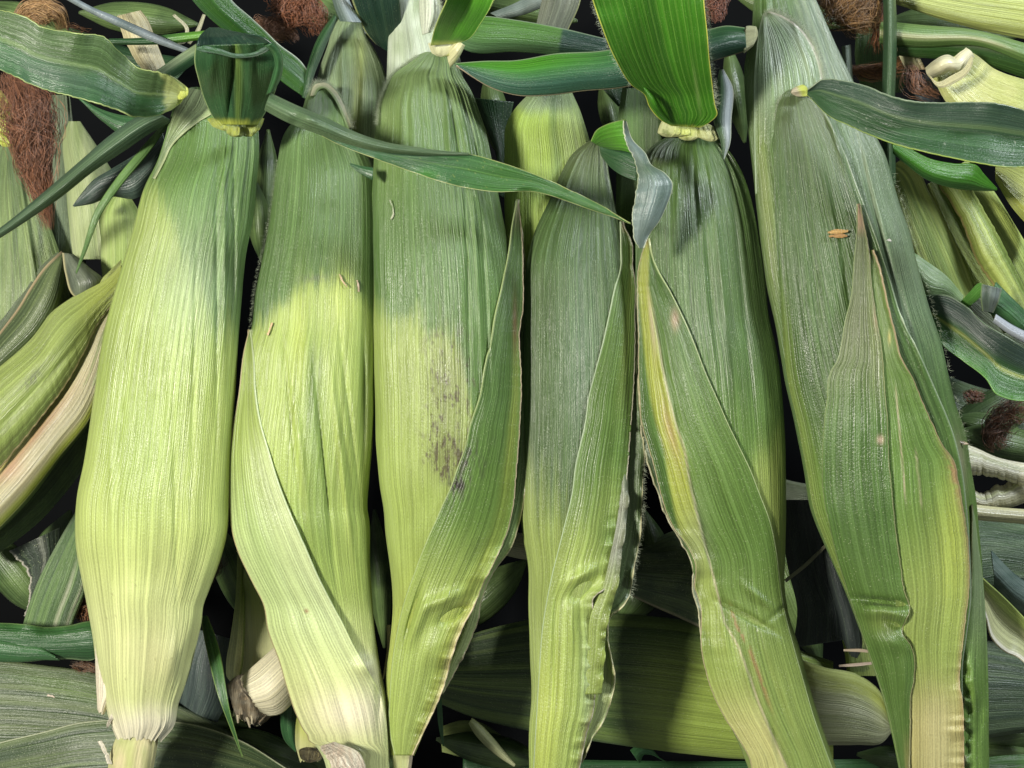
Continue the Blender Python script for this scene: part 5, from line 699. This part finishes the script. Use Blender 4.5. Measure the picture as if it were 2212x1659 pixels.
r = empty('folded_leaf', tuple(W(np.array(2120.), np.array(640.), np.array(-.01))), 'narrow grey green leaf folded into a loop near the right edge', 'leaf'); loc = tuple(r.location)
sheet('blade', [(2076, 652), (2095, 632), (2120, 612), (2128, 618)], [(2090, 664), (2108, 650), (2126, 634), (2136, 628)], const(C(.10, .26, .05)), M_LEAF, r, loc, z=[-.010, .002, .010], arch=.001, n=50, m=14)
sheet('blade', [(2120, 614), (2118, 640), (2122, 672)], [(2165, 624), (2158, 650), (2146, 676)], gen(C(.10, .14, .11), C(.22, .27, .26), 5, .1, .02), M_LEAF, r, loc, z=[.010, .008, .0], arch=.003, n=50, m=20, margin=(C(.3, .4, .2), C(.4, .5, .3)), mw=.03)
sheet('blade', [(2150, 680), (2180, 700), (2240, 730)], [(2146, 694), (2180, 720), (2240, 752)], const(C(.36, .40, .46)), M_LEAF, r, loc, z=[-.002, -.004], arch=.002, n=40, m=12)
loose('dark green leaf deep behind the folded leaf loop', [(2150, 610), (2190, 650), (2240, 700)], [(2130, 670), (2180, 700), (2240, 760)], dk(1.4, 2.2), -.030, arch=.004)
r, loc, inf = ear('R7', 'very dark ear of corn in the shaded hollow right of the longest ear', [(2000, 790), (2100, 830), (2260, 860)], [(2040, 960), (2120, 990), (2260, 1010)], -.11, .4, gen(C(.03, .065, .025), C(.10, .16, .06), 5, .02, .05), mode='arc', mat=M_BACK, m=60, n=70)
r = empty('torn_husks', tuple(W(np.array(2160.), np.array(1040.), np.array(-.05))), 'torn whitish husk shreds sticking out to the right of the longest ear', 'husk piece'); loc = tuple(r.location)
csh = lambda x, y, q, t: mx(mx(C(.60, .58, .38), C(.72, .70, .55), np.clip(.5 + fbm(q * 8, t * 2, 5), 0, 1)), YG, .4 * np.exp(-((q - .3) / .1) ** 2))
sheet('husk_strip', [(2060, 955), (2100, 968), (2150, 990), (2240, 1008)], [(2060, 1020), (2110, 1020), (2160, 1030), (2240, 1058)], csh, M_FLAP, r, loc, z=-.044, arch=.004, n=80, m=24, jagr=6, solid=.001)
sheet('husk_strip', [(2080, 1060), (2120, 1068), (2160, 1050), (2240, 1020)], [(2090, 1090), (2130, 1100), (2190, 1090), (2240, 1070)], csh, M_FLAP, r, loc, z=-.050, arch=.004, n=80, m=24, jagl=10, solid=.001)
sheet('husk_strip', [(2090, 1092), (2140, 1098), (2240, 1106)], [(2090, 1118), (2140, 1122), (2240, 1130)], const(C(.62, .60, .36)), M_FLAP, r, loc, z=-.046, arch=.003, n=50, m=14, solid=.001)
r, loc, inf = ear('R8', 'bluish green ear of corn below the torn whitish shreds at right', [(2080, 1110), (2140, 1120), (2270, 1150)], [(2090, 1290), (2150, 1270), (2270, 1280)], -.080, .45, gen(C(.05, .10, .045), C(.16, .24, .12), 5, .01, .08), mode='arc', mat=M_BACK, m=70, n=70)
def crl(x, y, q, t): return mx(mx(C(.40, .50, .14), C(.50, .52, .28), ss(.2, .4, q)), C(.60, .60, .42), ss(.85, 1, q))
loose('large pale green open husk leaf with a white rim at the right edge', [(2100, 1225), (2124, 1248), (2170, 1290), (2240, 1362)], [(2110, 1290), (2128, 1335), (2142, 1380), (2170, 1408), (2200, 1422), (2240, 1465)], crl, [-.020, -.024, -.028], cat='husk leaf', name='open_husk_leaf', mat=M_FLAP, arch=-.006, ruff=(0, .004), rfreq=.12, n=100, m=36, margin=(None, C(.75, .73, .62)), mw=.07, solid=.0008)
loose('blue green leaf behind the large pale open husk leaf', [(2140, 1190), (2190, 1240), (2250, 1280)], [(2150, 1270), (2190, 1310), (2250, 1350)], gen(C(.08, .13, .11), C(.16, .22, .19), 5, .03, .06), -.050, arch=.005)
def cr9(x, y, q, t): return mx(C(.045, .085, .045), C(.13, .19, .09), np.clip(.5 + 1.4 * fbm(q * 14, t, 6), 0, 1))
r, loc, inf = ear('R9', 'dark green ribbed ear of corn in the lower right corner', [(2060, 1380), (2130, 1385), (2200, 1400), (2290, 1430)], [(2060, 1600), (2130, 1596), (2200, 1585), (2290, 1580)], -.062, .42, cr9, mode='arc', mat=M_BACK, m=90, n=90)
loose('green leaf edge in the very bottom right corner', [(2110, 1640), (2160, 1634), (2240, 1630)], [(2110, 1680), (2160, 1680), (2240, 1680)], const(C(.05, .14, .02)), -.03, arch=.003)

# ================================================================== TOP MIDDLE
loose('upper green leaf reaching right from the middle left ear behind the bright blade', [(1012, 40), (1032, 37), (1120, 46), (1200, 60), (1310, 86)], [(990, 98), (1010, 108), (1110, 110), (1200, 116), (1310, 122)], lambda x, y, q, t: mx(mx(C(.07, .18, .03), C(.10, .20, .09), ss(.45, .9, q)), LDK * 2, ss(.66, .69, t)), [-.004, -.010, -.014], arch=.005, margin=(C(.3, .4, .25), None), mw=.02, m=34)
loose('grey green leaf end at the top edge left of the bright blade', [(1180, -40), (1168, 10), (1157, 58)], [(1262, -40), (1252, 10), (1226, 68)], gen(C(.10, .12, .09), C(.17, .19, .14), 5), -.026, arch=.003, m=24, margin=(None, C(.3, .33, .15)), mw=.03)
loose('bluish leaf slanting at the top edge above the long pointed leaf', [(1060, 30), (1110, 10), (1180, -30)], [(1080, 40), (1130, 30), (1220, -10)], gen(C(.12, .16, .14), C(.26, .32, .30), 5), -.034, arch=.003, m=20)
loose('dark leaf in the shaded hollow right of the dirt smudged ear', [(1010, 210), (1040, 260), (1070, 330), (1075, 420)], [(1110, 220), (1100, 270), (1100, 340), (1095, 430)], dk(.4, .8), -.07, arch=.004)
loose('shaded green leaf behind the drooping small leaf near the fifth ear', [(1250, 110), (1300, 190), (1335, 230)], [(1330, 110), (1345, 180), (1350, 230)], dk(.6, 1), -.05, arch=.004)
loose('dark leaf tip crossing the gap between the second and third ears', [(756, 354), (770, 358), (806, 364)], [(758, 356), (780, 374), (806, 388)], dk(1, 1.5), .021, arch=.001, n=40, m=14)
DGL = 'shaded leaves at the bottom of the heap'
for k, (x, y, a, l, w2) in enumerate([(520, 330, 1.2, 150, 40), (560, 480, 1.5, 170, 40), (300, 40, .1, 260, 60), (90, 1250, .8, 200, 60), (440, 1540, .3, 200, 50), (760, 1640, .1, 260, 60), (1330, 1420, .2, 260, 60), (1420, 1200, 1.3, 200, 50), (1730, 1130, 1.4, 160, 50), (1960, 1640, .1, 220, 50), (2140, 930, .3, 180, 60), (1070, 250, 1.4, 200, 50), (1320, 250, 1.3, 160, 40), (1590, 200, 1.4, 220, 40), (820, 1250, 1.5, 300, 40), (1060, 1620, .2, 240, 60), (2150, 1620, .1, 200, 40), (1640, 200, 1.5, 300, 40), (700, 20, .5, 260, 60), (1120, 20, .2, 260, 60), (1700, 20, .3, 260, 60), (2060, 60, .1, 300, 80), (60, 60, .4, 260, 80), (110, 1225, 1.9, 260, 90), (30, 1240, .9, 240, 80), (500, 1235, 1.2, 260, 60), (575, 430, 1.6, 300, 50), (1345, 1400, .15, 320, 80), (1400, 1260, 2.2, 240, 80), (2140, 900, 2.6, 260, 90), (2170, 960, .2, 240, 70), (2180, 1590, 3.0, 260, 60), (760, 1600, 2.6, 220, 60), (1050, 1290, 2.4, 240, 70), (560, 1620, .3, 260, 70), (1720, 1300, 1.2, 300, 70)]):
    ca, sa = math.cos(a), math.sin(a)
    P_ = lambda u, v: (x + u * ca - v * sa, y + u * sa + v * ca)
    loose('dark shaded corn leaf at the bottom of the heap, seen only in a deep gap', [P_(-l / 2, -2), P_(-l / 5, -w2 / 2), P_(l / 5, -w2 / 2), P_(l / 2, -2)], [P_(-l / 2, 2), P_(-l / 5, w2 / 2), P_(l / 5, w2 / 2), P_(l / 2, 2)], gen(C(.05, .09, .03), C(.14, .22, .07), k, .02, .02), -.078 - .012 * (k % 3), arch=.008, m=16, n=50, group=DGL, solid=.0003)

# ================================================================== CHAFF LYING ON THE HUSKS
def chaff(label, pts, wd, col, z, key=None, name='chaff_flake', cat='chaff'):
    p = arc(pts, 24); d = np.gradient(p, axis=0); d /= np.hypot(d[:, 0], d[:, 1])[:, None]; nr = np.stack([-d[:, 1], d[:, 0]], 1); ww = wd * (.7 + .6 * np.sin(np.linspace(0, 3.1, 24)))[:, None] * .5
    zz = float(surfz(EARS[key][2], p[12:13, 0], p[12:13, 1])[0]) + (.0045 if 'longest' in label else .0007) if key else z
    loose(label, [tuple(q) for q in p - nr * ww], [tuple(q) for q in p + nr * ww], gen(col, col * .7, 4, .3, .3), zz, cat=cat, name=name, mat=M_STEM, arch=.0, n=60, m=8, solid=.0003, jagl=2.4, jagr=2.4)
chaff('translucent white husk curl on the dirt smudged ear', [(842, 432), (848, 448), (850, 462), (844, 474)], 2.2, C(.42, .45, .30), 0, 'E3')
chaff('longer tan chaff flake above the yellow patch of the second ear', [(734, 592), (740, 606), (749, 620)], 3, C(.60, .42, .24), 0, 'E2')
chaff('short straight tan chaff flake beside the longer one on the second ear', [(772, 605), (774, 618), (775, 630)], 3.4, C(.45, .34, .22), 0, 'E2')
chaff('tan chaff flake at the left side of the second ear', [(588, 697), (583, 712), (578, 724)], 3.6, C(.60, .40, .20), 0, 'E2')
chaff('small golden wood splinter resting on the longest ear', [(1788, 503), (1810, 500), (1832, 499)], 7, C(.58, .36, .12), 0, 'E6', 'wood_splinter', 'splinter')
chaff('darker lower half of the split splinter resting on the longest ear', [(1790, 510), (1812, 509), (1830, 510)], 6, C(.40, .22, .07), 0, 'E6', 'wood_splinter', 'splinter')
chaff('tiny white fluff speck on the right husk of the longest ear', [(1914, 519), (1920, 518), (1925, 521)], 3, C(.75, .75, .72), 0, 'E6')
chaff('pinkish broken flake at the right edge of the longest ear', [(2066, 952), (2078, 956), (2092, 959)], 4, C(.45, .36, .24), .012, None)
chaff('small pale flake on the yellow patch edge near the base of the big dark ear', [(102, 1502), (112, 1503), (119, 1505)], 3, C(.6, .5, .4), -.03, None)
for o in list(bpy.data.objects):                      # small pieces hang under the part they grow from
    if o.parent is None or o.parent.parent is not None: continue
    nm = o.name.split('.')[0]; sib = [c for c in o.parent.children if c is not o]
    want = {'leaf_fold': 'leaf_blade', 'leaf_collar': 'leaf_blade', 'fuzz': 'husk', 'husk_rim': 'husk', 'fibre': 'pulp_end', 'torn_strip': 'husk'}.get(nm)
    if not want: continue
    cand = [c for c in sib if c.name.split('.')[0] == want]
    if not cand: continue
    def ctr(k): return sum((Vector(b) for b in k.bound_box), Vector()) / 8
    best = min(cand, key=lambda c: (ctr(c) - ctr(o)).length); o.parent = best
#@@END
